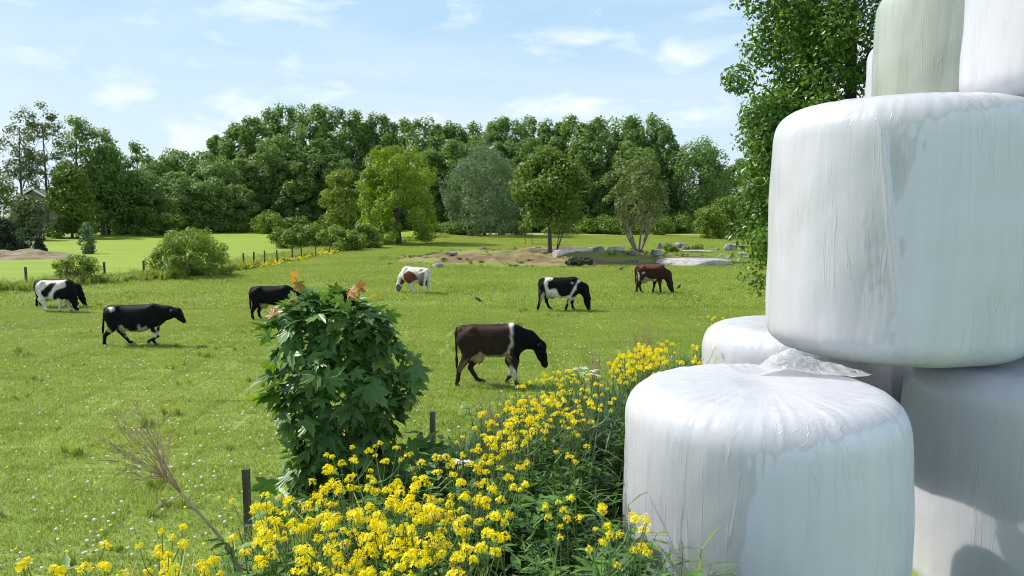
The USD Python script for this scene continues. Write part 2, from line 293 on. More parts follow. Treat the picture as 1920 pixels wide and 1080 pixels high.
M['pasture'] = usdkit.material(stage, L + 'pasture_turf', {
    'g': ('geometry', {}), 'n1': ('noise_texture', dict(scale=.16, detail=4.0, roughness=.6)), 'n2': ('noise_texture', dict(scale=2.6, detail=6.0, roughness=.7)),
    'mp': ('mapping', dict(scale=(1.0, .45, 1))), 'n3': ('noise_texture', dict(scale=9.0, detail=4.0, roughness=.7)),
    'a1': ('math', dict(math_type='multiply_add', value2=.55)), 'a2': ('math', dict(math_type='multiply', value2=.45)),
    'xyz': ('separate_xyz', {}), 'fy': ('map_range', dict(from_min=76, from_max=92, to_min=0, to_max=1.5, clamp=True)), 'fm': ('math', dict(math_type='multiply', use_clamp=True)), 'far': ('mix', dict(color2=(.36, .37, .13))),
    'r': ('rgb_ramp', dict(ramp=[(.0, (.075, .125, .022)), (.36, (.125, .195, .032)), (.50, (.18, .25, .044)), (.64, (.24, .30, .06)), (1, (.31, .34, .10))])),
    'b': ('bump', dict(strength=.35, distance=.05)), 'p': ('principled_bsdf', dict(roughness=.85, specular_ior_level=.15))},
    [('g.position', 'n1.vector'), ('g.position', 'n2.vector'), ('g.position', 'mp.vector'), ('mp.vector', 'n3.vector'), ('n2.fac', 'a2.value1'), ('n1.fac', 'a1.value1'), ('a2.value', 'a1.value3'), ('a1.value', 'r.fac'),
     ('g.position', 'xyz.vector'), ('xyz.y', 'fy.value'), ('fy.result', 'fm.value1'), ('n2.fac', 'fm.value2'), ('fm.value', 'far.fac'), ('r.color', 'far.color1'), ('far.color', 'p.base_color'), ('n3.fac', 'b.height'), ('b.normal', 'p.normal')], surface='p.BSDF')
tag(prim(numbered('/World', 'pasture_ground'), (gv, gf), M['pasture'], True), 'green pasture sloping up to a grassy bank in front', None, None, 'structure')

def knoll_bump(x, y):
    r = np.hypot((x - KC[0]) / KR[0], (y - KC[1]) / KR[1])
    n = meshkit.fbm(np.stack([x * .33, y * .33, 0 * x + 9], -1), 4) - .5
    f_ = meshkit.fbm(np.stack([x * 1.1, y * 1.1, 0 * x + 5], -1), 3, 4) - .5
    return ss(1.05, .35, r) * (.85 + 1.0 * n) + .12 * n + .22 * f_ * ss(1.1, .8, r) - .07 - .25 * ss(.85, 1.25, r)
def knoll_z(x, y):
    return max(float(height(x, y)), float(height(x, y) + knoll_bump(np.float64(x), np.float64(y))))
kx, ky = np.meshgrid(np.linspace(KC[0] - 20, KC[0] + 22, 190), np.linspace(KC[1] - 13, KC[1] + 13, 120), indexing='ij')
kz = height(kx, ky) + knoll_bump(kx, ky)
ki, kj = np.meshgrid(np.arange(189), np.arange(119), indexing='ij')
kf = np.stack([ki * 120 + kj, (ki + 1) * 120 + kj, (ki + 1) * 120 + kj + 1, ki * 120 + kj + 1], -1).reshape(-1, 4)
M['knoll'] = usdkit.material(stage, L + 'trampled_earth', {
    'g': ('geometry', {}), 'mp': ('mapping', dict(scale=(.5, 1.0, 1.0))), 'n1': ('noise_texture', dict(scale=.42, detail=5.0, roughness=.62)), 'n2': ('noise_texture', dict(scale=5.0, detail=6.0, roughness=.7)),
    'a': ('math', dict(math_type='multiply_add', value2=.25)), 'r': ('rgb_ramp', dict(ramp=[(0, (.10, .15, .025)), (.53, (.19, .235, .05)), (.59, (.26, .22, .105)), (.66, (.17, .122, .068)), (1, (.30, .21, .14))])),
    'b': ('bump', dict(strength=.8, distance=.1)), 'p': ('principled_bsdf', dict(roughness=.95, specular_ior_level=.1))},
    [('g.position', 'mp.vector'), ('mp.vector', 'n1.vector'), ('g.position', 'n2.vector'), ('n2.fac', 'a.value1'), ('n1.fac', 'a.value3'), ('a.value', 'r.fac'), ('r.color', 'p.base_color'), ('n2.fac', 'b.height'), ('b.normal', 'p.normal')], surface='p.BSDF')
tag(prim(numbered('/World', 'rocky_knoll'), (np.stack([kx, ky, kz], -1).reshape(-1, 3), kf), M['knoll'], True), 'low knoll of bare earth and stones in the pasture', None, None, 'structure')

# bright young crop beyond the far fence on the left
FENCE = np.array([(-34, 31), (-24.6, 37.6), (-21.6, 43.6), (-19.2, 53), (-19.3, 74), (-16.5, 96), (-11, 118), (-6, 146)], float)
cu = np.linspace(0, 1, 140)
seg = np.concatenate([[0], np.cumsum(np.hypot(*np.diff(FENCE, axis=0).T))]); seg /= seg[-1]
fx, fy = np.interp(cu, seg, FENCE[:, 0]) - 2.2, np.interp(cu, seg, FENCE[:, 1])
cw = np.concatenate([[0, .0005], np.linspace(.004, 1, 110)])
cx = fx[:, None] - cw[None] * 120 + 0 * cu[:, None]; cy = fy[:, None] + 0 * cw[None] + 4 * cw[None]
chh = np.where(np.arange(len(cw))[None] == 0, -.1, .30) + .10 * (meshkit.fbm(np.stack([cx * .5, cy * .5, 0 * cx], -1), 3) - .5)
chh = chh * np.where((np.arange(140) == 139) | (np.arange(140) == 0), -.3, 1)[:, None]
cz = height(cx, cy) + chh
nn = len(cw); ci, cj = np.meshgrid(np.arange(139), np.arange(nn - 1), indexing='ij')
cf = np.stack([ci * nn + cj, ci * nn + cj + 1, (ci + 1) * nn + cj + 1, (ci + 1) * nn + cj], -1).reshape(-1, 4)
cf = cf[:, ::-1]
M['cropfield'] = usdkit.material(stage, L + 'young_crop', {
    'g': ('geometry', {}), 'mp': ('mapping', dict(scale=(.25, 1.0, 1.0), rotation=(0, 0, .12))), 'n1': ('noise_texture', dict(scale=.35, detail=5.0, roughness=.6)), 'n2': ('noise_texture', dict(scale=6.0, detail=5.0, roughness=.7)),
    'r': ('rgb_ramp', dict(ramp=[(0, (.15, .225, .024)), (.4, (.185, .265, .028)), (.6, (.22, .295, .035)), (1, (.27, .33, .05))])),
    'b': ('bump', dict(strength=.8, distance=.08)), 'p': ('principled_bsdf', dict(roughness=.85, specular_ior_level=.15))},
    [('g.position', 'mp.vector'), ('mp.vector', 'n1.vector'), ('n1.fac', 'r.fac'), ('r.color', 'p.base_color'), ('g.position', 'n2.vector'), ('n2.fac', 'b.height'), ('b.normal', 'p.normal')], surface='p.BSDF')
tag(prim(numbered('/World', 'crop_field'), (np.stack([cx, cy, cz], -1).reshape(-1, 3), cf), M['cropfield'], True), 'bright yellow-green crop field beyond the far fence', None, None, 'structure')

# ------------------------------------------------------------------ silage bales
def bale_mesh(R, H, seed, na=300, rim=.17, crease=None, lean=0.0, layers=.014):
    rg = np.random.default_rng(seed)
    # profile from bottom centre to top centre, rounded rims, slightly barrelled sides
    prof = [(0, 0), (.45 * R, 0), (R - rim * 1.25, .004)]
    for t in np.linspace(0, 1, 16)[1:]:
        a = t * math.pi / 2; prof.append((R - rim * 1.25 + rim * 1.25 * math.sin(a) ** .9, rim * .9 * (1 - math.cos(a) ** .9) + .004 * (1 - t)))
    for t in np.linspace(0, 1, 46)[1:-1]:
        prof.append((R, rim * .9 + t * (H - rim * 1.9)))
    for t in np.linspace(0, 1, 18):
        a = t * math.pi / 2; prof.append((R - rim + rim * math.cos(a) ** .9, H - rim + rim * math.sin(a) ** .95))
    for t in np.linspace(0, 1, 14)[1:]:
        prof.append(((R - rim) * (1 - t), H + .012 * math.sin(t * 2.5)))
    prof = np.array(prof); n = len(prof)
    th = np.arange(na) * 2 * np.pi / na
    r = prof[:, 0][:, None] + 0 * th; z = prof[:, 1][:, None] + 0 * th
    w = np.clip(r / R, 0, 1); v = z / H
    side = np.sin(np.clip(v, 0, 1) * np.pi)
    c, s = np.cos(th)[None] + 0 * r, np.sin(th)[None] + 0 * r
    big = meshkit.fbm(np.stack([c * 1.3 + seed * 3.1, s * 1.3, z * 1.6], -1), 3, seed) - .5
    r = r + w * (.020 * side + .075 * big * R)
    # pleats gathered at both rims, long fine folds down the sides
    def streaks(freq, zs, sd):
        return meshkit.noise(np.stack([c * freq, s * freq, z * zs + 0 * c], -1), sd) - .5
    rimtop = np.exp(-((z - (H - rim * .45)) / (rim * .9)) ** 2) * ss(.15, .9, w); rimbot = np.exp(-((z - rim * .5) / (rim * .9)) ** 2)
    r = r + rimtop * (.008 * streaks(10, 3, seed + 5) + .005 * streaks(34, 7, seed + 6)) + rimbot * (.011 * streaks(9, 3, seed + 7) + .005 * streaks(30, 6, seed + 8))
    z = z + rimtop * .007 * streaks(18, 3, seed + 9) + ss(.9, .5, w) * ss(.5, .9, v) * .02 * (meshkit.fbm(np.stack([c * r * 3, s * r * 3, 0 * z], -1), 4, seed + 4) - .5)
    fold = np.clip(streaks(26, .8, seed + 11) - .22, 0, 1) * 4
    r = r + side * ss(.35, .02, v) * .006 * fold * w
    if crease:
        for (a0, v0, a1, v1, amp, wd) in crease:                 # a long ridge where the film doubles
            t = (v - v0) / (v1 - v0); a = a0 + (a1 - a0) * t
            d = (np.angle(np.exp(1j * (th[None] - a)))) * R / wd
            r = r + amp * np.exp(-d * d) * ss(0, .12, t) * ss(1, .8, t) * np.where((t > 0) & (t < 1), 1, 0) * w
            z = z
    tint = np.ones_like(r)                                        # overlapping wraps of film: a faint step in thickness and whiteness
    for k in range(11):
        a0 = rg.uniform(-np.pi, np.pi); wdt = rg.uniform(.25, .8); sl = rg.normal() * .22
        a = np.angle(np.exp(1j * (th[None] - a0 - sl * (z - H / 2)))); m_ = ss(-.012, .012, wdt / 2 - np.abs(a))
        r = r + .0022 * m_ * w; tint = tint * (1 - layers * rg.uniform(.3, 1) * m_)
    global LAST_TINT
    x, y = r * c + lean * z, r * s
    vv = np.stack([x, y, z], -1).reshape(-1, 3)
    a, b = np.meshgrid(np.arange(n - 1), np.arange(na), indexing='ij'); b2 = (b + 1) % na
    ff = np.stack([a * na + b, a * na + b2, (a + 1) * na + b2, (a + 1) * na + b], -1).reshape(-1, 4)
    tri = np.vstack([ff[:, [0, 1, 2]], ff[:, [0, 2, 3]]])
    ok = (tri[:, 0] // na + tri[:, 1] // na + tri[:, 2] // na)
    # collapse the two poles
    vv = np.vstack([vv, [0, 0, 0], [0, 0, vv[(n - 1) * na, 2]]]); p0, p1 = len(vv) - 2, len(vv) - 1
    tri = np.where(tri < na, p0, tri); tri = np.where((tri >= (n - 1) * na) & (tri < n * na), p1, tri)
    tri = tri[(tri[:, 0] != tri[:, 1]) & (tri[:, 1] != tri[:, 2]) & (tri[:, 0] != tri[:, 2])]
    used = np.unique(tri); remap = np.zeros(len(vv), int); remap[used] = np.arange(len(used))
    LAST_TINT = np.concatenate([tint.ravel(), [1, 1]])[used]
    return vv[used], remap[tri]
LAST_TINT = None
BALES = []
def bale(x, y, z, R, H, seed, label, mat='film', rz=0.0, **kw):
    t = thing('silage_bale', label, 'bale', (x, y, z), rz)
    bm = bale_mesh(R, H, seed, **kw); part('film_wrap', bm, M[mat], t, True, tint=LAST_TINT)
    BALES.append((x, y, R, z))
    return t
def facing(dx):      # angle on the bale of the side that faces the camera, plus dx
    return -math.pi / 2 + dx
G0 = 1.60
b1 = bale(1.285, 3.74, G0, .675, 2.94 - G0, 3, 'white wrapped bale standing lowest in front, left of the stack', na=760, rim=.17, crease=[(facing(a), v0, facing(a + da), .06, am, .006) for a, v0, da, am in [(-1.30, .42, .0, .004), (-1.24, .36, .01, .003), (-.93, .55, .03, .004), (-.90, .50, .03, .005), (-.875, .62, .03, .004), (-.85, .58, .03, .005), (-.82, .52, .04, .004), (-.79, .60, .05, .003), (-.62, .50, .06, .0035), (-.58, .44, .05, .003), (-1.05, .30, .01, .004), (-.70, .35, .04, .004)]])
b2 = bale(2.36, 4.58, 2.96, .735, 1.485, 8, 'large white wrapped bale resting on top of the front bales, with a long crease', na=400, rim=.19,
          crease=[(facing(-.62), .90, facing(-.43), .17, .012, .010), (facing(-.64), .55, facing(-.56), .18, .004, .006), (facing(-.70), .60, facing(-.62), .2, .004, .006), (facing(-1.35), .62, facing(-1.30), .12, .005, .006), (facing(-1.42), .5, facing(-1.37), .14, .004, .006)])
b3 = bale(3.06, 4.26, G0, .69, 2.95 - G0, 15, 'white wrapped bale at the lower right corner, mostly in shade', na=320)
b4 = bale(2.215, 5.80, G0, .68, 2.95 - G0, 21, 'white wrapped bale with swirled creases, low behind the front bale', na=260, rim=.2)
b5 = bale(3.80, 6.36, 4.46, .70, 1.22, 27, 'greenish tinted wrapped bale on the top tier of the stack', 'film_green', na=300, layers=.16)
b6 = bale(3.50, 4.52, 4.46, .72, 1.36, 33, 'white wrapped bale at the top right corner, beside the greenish one', na=300)
b7 = bale(4.40, 7.80, 4.46, .69, 1.12, 39, 'white wrapped bale on the top tier, only its edge showing behind the greenish one', na=160)
sup = [(3.86, 4.62, 2.95, .70, 1.50), (3.84, 6.30, 2.95, .69, 1.50), (4.40, 7.75, 2.95, .69, 1.50), (3.72, 5.75, G0, .69, 1.345), (4.58, 4.40, G0, .69, 1.345), (4.45, 7.10, G0, .69, 1.345)]
for k, (x, y, z, R, H) in enumerate(sup):
    bale(x, y, z, R, H, 50 + k, 'white wrapped bale hidden deep inside the stack', na=90)
    stage.GetPrimAtPath('/World/silage_bale_%03d' % (7 + k)).SetCustomDataByKey('group', 'bales inside the stack')
# loose flap of film lying on the front bale under the upper one
rg = np.random.default_rng(4)
nu, nv = 60, 40
uu, vv_ = np.meshgrid(np.linspace(0, 1, nu), np.linspace(0, 1, nv), indexing='ij')
p00, p10 = at_y(1415, 697, 3.92), at_y(1610, 711, 3.80)
p01, p11 = at_y(1455, 664, 4.20), at_y(1640, 706, 4.05)
base = ((1 - uu) * (1 - vv_))[..., None] * p00 + (uu * (1 - vv_))[..., None] * p10 + ((1 - uu) * vv_)[..., None] * p01 + (uu * vv_)[..., None] * p11
nz = meshkit.fbm(np.stack([uu * 4, vv_ * 2.5, 0 * uu], -1), 3, 3) - .5; nf = meshkit.noise(np.stack([uu * 17 + 5 * nz + 4 * vv_, vv_ * 2, 0 * uu], -1), 5) - .5
hump = np.exp(-((uu - .26) / .22) ** 2) * np.sin(np.pi * np.clip(vv_ * .75 + .25, 0, 1)) * .075
low_ = ss(0, .25, vv_) * ss(0, .1, uu) * ss(1, .85, uu)
base[..., 2] += .012 + hump * (.3 + .7 * low_) + low_ * (.05 * nz + .020 * nf); base[..., 1] += .03 * nz + .006 * nf - .05 * hump; base[..., 0] += .02 * nz
fi, fj = np.meshgrid(np.arange(nu - 1), np.arange(nv - 1), indexing='ij')
ff_ = np.stack([fi * nv + fj, (fi + 1) * nv + fj, (fi + 1) * nv + fj + 1, fi * nv + fj + 1], -1).reshape(-1, 4)
flapv = base.reshape(-1, 3) - np.array([1.285, 3.74, G0])
part('loose_film', (flapv, ff_), M['film_loose'], b1, True, tint=np.ones(len(flapv)), label='crumpled loose flap of film on top')

# ------------------------------------------------------------------ leaves, trees and shrubs
def leaf_cloud(rg, c, r, per, size, out=1.0, squash=1.0, aspect=.6, shell=.55, droop=0.0):
    """Folded leaf-sized faces spread through the blobs c (n x 3) of radius r."""
    c = np.repeat(np.asarray(c, float), per, 0); r = np.repeat(np.broadcast_to(r, (len(c) // per,)), per)
    n = len(c); d = unit(rg.normal(size=(n, 3)))
    rad = r * (shell + (1.06 - shell) * rg.random(n) ** .7)
    p = c + d * rad[:, None] * np.array([1, 1, squash])
    nrm = unit(d * out + rg.normal(size=(n, 3)) * .55 + np.array([0, 0, .45]))
    t = unit(np.cross(nrm, rg.normal(size=(n, 3)))); t[:, 2] -= droop; t = unit(t - nrm * (t * nrm).sum(1, keepdims=True)); b = np.cross(nrm, t)
    Ls = size * rg.uniform(.65, 1.35, n)[:, None]; W = Ls * aspect * .5
    v = np.stack([p - t * Ls * .5, p - b * W + nrm * W * .25, p + t * Ls * .5, p + b * W + nrm * W * .25], 1).reshape(-1, 3)
    k = np.arange(n)[:, None] * 4
    f = np.vstack([k + [0, 2, 1], k + [0, 3, 2]])
    tint = np.repeat(np.clip(.5 + .22 * rg.normal(size=n), 0, 1), 4)
    return v, f, tint
def crown_blobs(rg, H, W, z0, n, prof, rb):
    """Blob centres on and in a crown: prof(t) gives the relative radius at relative height t."""
    out = []
    while len(out) < n:
        t = rg.random(); R = prof(t) * W / 2
        if rg.random() > max(R / (W / 2), .25): continue
        a = rg.random() * 2 * np.pi; q = R * (.25 + .75 * rg.random() ** .45) - rb * .4
        out.append((max(q, 0) * math.cos(a), max(q, 0) * math.sin(a), z0 + t * (H - z0 - rb * .8) + rb * .2))
    return np.array(out)
round_prof = lambda t: math.sqrt(max(0, 1 - (1.9 * t - .92) ** 2)) if t < .98 else .2
egg_prof = lambda t: (max(0, 1 - ((t - .38) / .66) ** 2)) ** .6 if t > .38 else .72 + .28 * t / .38
full_prof = lambda t: (max(0, 1 - ((t - .5) / .53) ** 2)) ** .5 if t > .5 else .93 + .07 * t / .5
cone_prof = lambda t: .95 * (1 - t) + .06
def limb(rg, p0, p1, r0, r1, n=7, wob=.06):
    p = np.linspace(0, 1, n)[:, None] * (np.asarray(p1) - p0) + p0
    Ln = np.linalg.norm(np.asarray(p1) - p0); p[1:-1] += rg.normal(size=(n - 2, 3)) * wob * Ln * .5
    p[:, 2] += .06 * Ln * np.sin(np.linspace(0, np.pi, n))
    return tube(p, np.linspace(r0, r1, n), 6)
def tree(name, label, loc, H, W, z0, n, per, size, mat, prof, seed, trunk=None, rb=None, bark='bark', cat='tree', group=None, stems=1, out=1.0, aspect=.6, limbs=7, shell=.55, spread=.12, droop=0.0, squash=.85):
    rg = np.random.default_rng(seed)
    t = thing(name, label, cat, loc, 0.0, (1, 1, 1), group)
    rb = rb or W * .16
    c = crown_blobs(rg, H, W, z0, n, prof, rb)
    r = rb * rg.uniform(.6, 1.35, n)
    v, f, ti = leaf_cloud(rg, c, r, per, size, out, squash, aspect, shell, droop)
    part('crown', (v, f), M[mat], t, False, tint=ti)
    tr = trunk or H * .018
    pieces = []
    for s in range(stems):
        a = s * 2 * np.pi / stems + rg.random(); e = spread * W * (stems > 1)
        foot = np.array([.35 * tr * math.cos(a), .35 * tr * math.sin(a), -.15]) * (stems > 1) + np.array([0, 0, -.15]) * (stems == 1)
        top = np.array([e * math.cos(a) * 1.6, e * math.sin(a) * 1.6, z0 + (H - z0) * (.75 if stems == 1 else .5)])
        mid = (foot + top) / 2 + np.array([e * .3 * math.cos(a), e * .3 * math.sin(a), -.1 * H * (stems > 1)]) + rg.normal(size=3) * .02 * H * np.array([1, 1, 0])
        p = bezier(foot, mid, top, 10); rr = np.linspace(tr, tr * .25, 10); rr[0] *= 1.35
        pieces.append(tube(p, rr, 9))
        for q in range(limbs):
            k = int(rg.integers(4, 9)); tgt = c[np.argmin(np.linalg.norm(c - (p[k] + rg.normal(size=3) * W * .35), axis=1))]
            pieces.append(limb(rg, p[k], tgt, rr[k] * .55, tr * .08))
    part('trunk', join(pieces), M[bark], t, True)
    return t

# the wood beyond the pasture: a few kinds, then a copy for every tree
def gz_at(x, y): return float(height(x, y))
def top_tree(px, py_top, Y, base_drop=.3):
    """x, ground z and height of a tree at depth Y whose top shows at the photo pixel."""
    p = at_y(px, py_top, Y); g = gz_at(p[0], Y); return p[0], g - base_drop, p[2] - g + base_drop
kinds = []
wood_group = 'broadleaf trees of the dense wood'
wood_where = ['the leftmost and lowest one', 'second from its left end', 'on its rising left shoulder', 'just left of its highest crown', 'with its highest crown', 'just right of its highest crown', 'above the olive-yellow tree', 'above the left edge of the large yellow-green tree', 'right behind the top of the large yellow-green tree',
    'above the right edge of the large yellow-green tree', 'above the left edge of the willow', 'behind the left half of the willow', 'behind the top of the willow', 'above the right edge of the willow', 'between the willow and the clear-trunked tree', 'behind the top of the clear-trunked tree', 'above the right edge of the clear-trunked tree',
    'left above the pale-stemmed tree', 'behind the top of the pale-stemmed tree', 'second from its right end', 'at its right end']
wood = [  # px, top py, depth, width px
    (412, 252, 152, 62), (447, 232, 150, 84), (492, 207, 148, 92), (538, 200, 151, 84), (580, 194, 148, 96), (628, 206, 150, 92), (672, 212, 153, 84), (716, 216, 152, 90), (752, 221, 156, 80),
    (792, 224, 150, 92), (838, 229, 153, 88), (878, 232, 156, 76), (918, 228, 151, 80), (958, 219, 149, 92), (996, 222, 153, 72), (1036, 226, 149, 90), (1082, 218, 147, 98), (1128, 221, 151, 86), (1172, 217, 148, 98), (1218, 220, 146, 92), (1246, 238, 144, 66),
    (1385, 300, 146, 90), (1440, 285, 148, 96), (520, 250, 140, 84), (600, 262, 141, 90), (560, 300, 137, 80), (470, 290, 139, 90), (640, 300, 138, 70), (860, 262, 142, 90), (1000, 262, 141, 86), (1100, 262, 140, 90), (1190, 268, 139, 90), (930, 280, 140, 80), (1050, 300, 137, 80), (1150, 310, 136, 80), (800, 280, 142, 80)]
for k, (px, py, Y, wp) in enumerate(wood):
    x, g, H = top_tree(px, py, Y); W = wp * 1.22 * Y / F
    lab, grp = ('dark green broadleaf tree of the wood, ' + wood_where[k], wood_group) if k < len(wood_where) else ('shorter dark green broadleaf tree in the front row of the wood', 'front row of the wood')
    if k < 6:
        kinds.append((tree('wood_tree', lab, (x, Y, g), H, W, .6, 120, 120, .58, 'forest', full_prof, 100 + k, rb=W * .105, group=grp, squash=1.25, shell=.3, out=.75), H, W))
    else:
        p, H0, W0 = kinds[1 + k % 5]
        copy(p, 'wood_tree', lab, (x, Y, g), k * 1.7, (W / W0, W / W0, H / H0), grp)
# lower hedge of trees on the left, and the right end of the wood
hedge_group = 'lower trees at the left end of the wood'
hedge_label = 'lower bushy green tree left of the dense wood'
hedge = [(300, 288, 138, 80), (338, 278, 142, 84), (378, 284, 139, 84), (412, 292, 134, 70), (270, 318, 130, 74), (330, 322, 128, 86), (392, 330, 128, 80), (440, 345, 130, 70), (228, 336, 127, 70), (290, 352, 122, 64)]
hk = []
for k, (px, py, Y, wp) in enumerate(hedge):
    x, g, H = top_tree(px, py, Y); W = wp * 1.25 * Y / F
    if k < 3: hk.append((tree('hedge_tree', hedge_label, (x, Y, g), H, W, .4, 90, 120, .48, 'forest', full_prof, 140 + k, rb=W * .12, group=hedge_group, squash=1.0), H, W))
    else:
        p, H0, W0 = hk[k % 3]; copy(p, 'hedge_tree', hedge_label, (x, Y, g), k * 2.1, (W / W0, W / W0, H / H0), hedge_group)
def one(name, label, px, py, base_py, wp, z0f, n, per, size, mat, prof, seed, cat='tree', zg=None, Y=None, **kw):
    """A tree standing where the photo shows its foot at base_py (ground height found by iteration)."""
    if Y is None:
        Y = 60.0
        for _ in range(30):
            p = at_y(px, base_py, Y); g = knoll_z(p[0], Y); Y += np.clip((p[2] - g) / max(1e-3, (CAMZ - p[2]) / Y), -8, 8) * .7
    p = at_y(px, py, Y); g = knoll_z(p[0], Y); H = p[2] - g + .1
    return tree(name, label, (p[0], Y, g - .1), H, wp * Y / F, z0f * H, n, per, size, mat, prof, seed, cat=cat, **kw)
one('birch_tree', 'sparse grey-green birch with bare twigs at the far left', 34, 198, 420, 100, .38, 46, 75, .34, 'birch', egg_prof, 201, Y=112, trunk=.22, limbs=22, rb=1.1, shell=.2, bark='bark')
one('birch_tree', 'taller sparse birch, second from the left', 76, 186, 425, 82, .34, 44, 75, .34, 'birch', egg_prof, 202, Y=111, trunk=.22, limbs=22, rb=1.0, shell=.2)
one('birch_tree', 'narrow dark birch with a ragged top, third from the left', 140, 208, 428, 74, .18, 52, 110, .38, 'forest', egg_prof, 203, Y=116, limbs=14, rb=1.15, shell=.25)
one('birch_tree', 'dark birch with drooping top just right of the narrow one', 182, 212, 428, 84, .12, 60, 130, .40, 'forest', egg_prof, 204, Y=117, limbs=12, rb=1.2, shell=.3, droop=.6)
one('round_tree', 'small round-headed green tree at the right of the birches', 254, 261, 428, 72, .2, 44, 150, .42, 'forest', round_prof, 205, Y=122, limbs=10, rb=1.2, shell=.3)
one('bushy_tree', 'bushy dark tree below the birches', 195, 268, 430, 110, .05, 60, 170, .45, 'forest', full_prof, 206, Y=120, rb=1.6)
one('bushy_tree', 'green bushy tree at the foot of the dark birches', 128, 305, 430, 84, .05, 50, 170, .42, 'midgreen', full_prof, 207, Y=108, rb=1.2)
one('lime_bush', 'light green bush at the field edge below the left trees', 296, 382, 430, 96, .0, 30, 170, .36, 'midgreen', full_prof, 208, Y=118, rb=.9, cat='bush')
one('bushy_tree', 'low dull bush in front of the house', 52, 366, 428, 70, .0, 34, 150, .36, 'birch', full_prof, 209, Y=100, rb=.9)
one('bushy_tree', 'grey-brown bush at the left picture edge', -14, 322, 430, 76, .0, 34, 150, .36, 'olive', full_prof, 210, Y=103, rb=1.1)
one('linden_tree', 'large yellow-green tree standing alone before the wood', 746, 262, 458, 152, .07, 110, 210, .30, 'lime', full_prof, 211, rb=1.1, trunk=.36)
one('linden_tree', 'smaller olive-yellow tree left of the large yellow-green one', 646, 304, 452, 92, .1, 50, 170, .34, 'yellowgreen', round_prof, 212, Y=108, rb=.9)
one('willow_tree', 'rounded grey-green willow before the wood', 908, 268, 440, 156, .03, 90, 240, .34, 'willow', full_prof, 213, Y=122, rb=1.7, aspect=.42)
shade = one('shade_tree', 'green tree with a clear dark trunk on the knoll', 1032, 276, 470, 140, .27, 80, 190, .27, 'midgreen', round_prof, 214, trunk=.19, rb=.95, limbs=9)
part('side_stem', join([tube(bezier((.45, 0, -.1), (.9, .1, 1.2), (1.5, .1, 3.2), 6), np.linspace(.07, .03, 6), 7), tube(bezier((.5, .1, -.1), (.7, .1, 1.2), (.95, .2, 3.0), 6), np.linspace(.055, .025, 6), 7)]), M['bark'], shade, True)
one('multi_stem_tree', 'thin olive tree with several pale stems on the knoll', 1200, 288, 480, 118, .26, 46, 95, .24, 'olive', egg_prof, 215, trunk=.10, stems=6, rb=.75, shell=.2, bark='palebark', limbs=6, spread=.24)
one('round_tree', 'round dark green tree at the right end of the wood', 1314, 262, 432, 122, .04, 70, 200, .48, 'forest', full_prof, 216, Y=140, rb=2.0, squash=1.0)
one('conifer', 'dark pointed spruce top rising behind the round tree', 1327, 256, 430, 46, .2, 50, 120, .5, 'dark', cone_prof, 217, Y=150, rb=.8)
one('sloping_bush', 'bushy light green shrub at the right end of the wood', 1362, 338, 432, 96, .0, 46, 190, .36, 'midgreen', cone_prof, 218, Y=118, rb=1.1, cat='shrub')
one('sloping_bush', 'low green shrub in front of the round dark tree', 1330, 385, 436, 70, .0, 30, 170, .34, 'shrub', full_prof, 219, Y=112, rb=.8, cat='shrub')
# undergrowth along the foot of the wood
under = [(505, 398), (560, 404), (455, 405), (410, 398), (360, 402), (225, 390), (620, 405), (820, 414), (856, 416), (880, 418), (1105, 406), (1140, 402), (1180, 412), (1240, 405), (1275, 400), (150, 395), (1050, 412), (960, 412), (700, 410)]
ul, ug, uk = 'low green undergrowth bush at the foot of the wood', 'undergrowth bushes along the wood', []
for k, (px, py) in enumerate(under):
    Y = 124 + (k * 7) % 9; x, g, H = top_tree(px, py, Y, .1); W = 46 * 1.3 * Y / F
    if k < 2: uk.append((tree('undergrowth_bush', ul, (x, Y, g), H, W, 0, 26, 150, .34, ('shrub', 'midgreen')[k], full_prof, 160 + k, rb=W * .2, cat='bush', group=ug), H, W))
    else:
        p, H0, W0 = uk[k % 2]; copy(p, 'undergrowth_bush', ul, (x, Y, g), k * 1.3, (W / W0, W / W0, H / H0), ug)
# saplings and shrubs along the far fence
one('willow_shrub', 'wide bushy light green shrub by the far fence', 352, 428, 519, 165, .0, 110, 130, .17, 'shrub', full_prof, 231, rb=.45, stems=9, trunk=.04, cat='shrub', spread=.22, aspect=.4)
one('willow_shrub', 'small light green shrub left of the wide one', 142, 476, 532, 86, .0, 50, 110, .14, 'shrub', full_prof, 232, rb=.3, stems=5, trunk=.03, cat='shrub', aspect=.4)
one('willow_shrub', 'leafy green shrub at the start of the shrub row', 560, 420, 470, 104, .0, 60, 150, .24, 'midgreen', full_prof, 233, rb=.6, stems=5, trunk=.05, cat='shrub')
one('willow_shrub', 'pale green shrub between the leafy one and the large tree', 636, 424, 470, 90, .0, 50, 140, .24, 'shrub', full_prof, 234, rb=.6, stems=5, trunk=.05, cat='shrub')
one('willow_shrub', 'pale shrub at the foot of the large yellow-green tree', 682, 420, 466, 70, .0, 46, 140, .24, 'shrub', full_prof, 235, rb=.55, stems=5, trunk=.05, cat='shrub')
one('leaning_sapling', 'slim wind-bent sapling in the crop field', 160, 416, 482, 30, .1, 26, 80, .2, 'willow', egg_prof, 236, rb=.35, trunk=.05)
one('young_spruce', 'small dark spruce in front of the earth bank at far left', 72, 442, 478, 28, .05, 30, 90, .2, 'dark', cone_prof, 237, rb=.3, cat='conifer')
one('young_spruce', 'dark low juniper bush beside the small spruce', 38, 448, 476, 42, .0, 30, 90, .2, 'dark', full_prof, 238, rb=.35, cat='conifer')
one('young_spruce', 'dark spruce cut by the left picture edge', 2, 405, 478, 50, .0, 40, 110, .24, 'dark', full_prof, 239, rb=.5, cat='conifer')
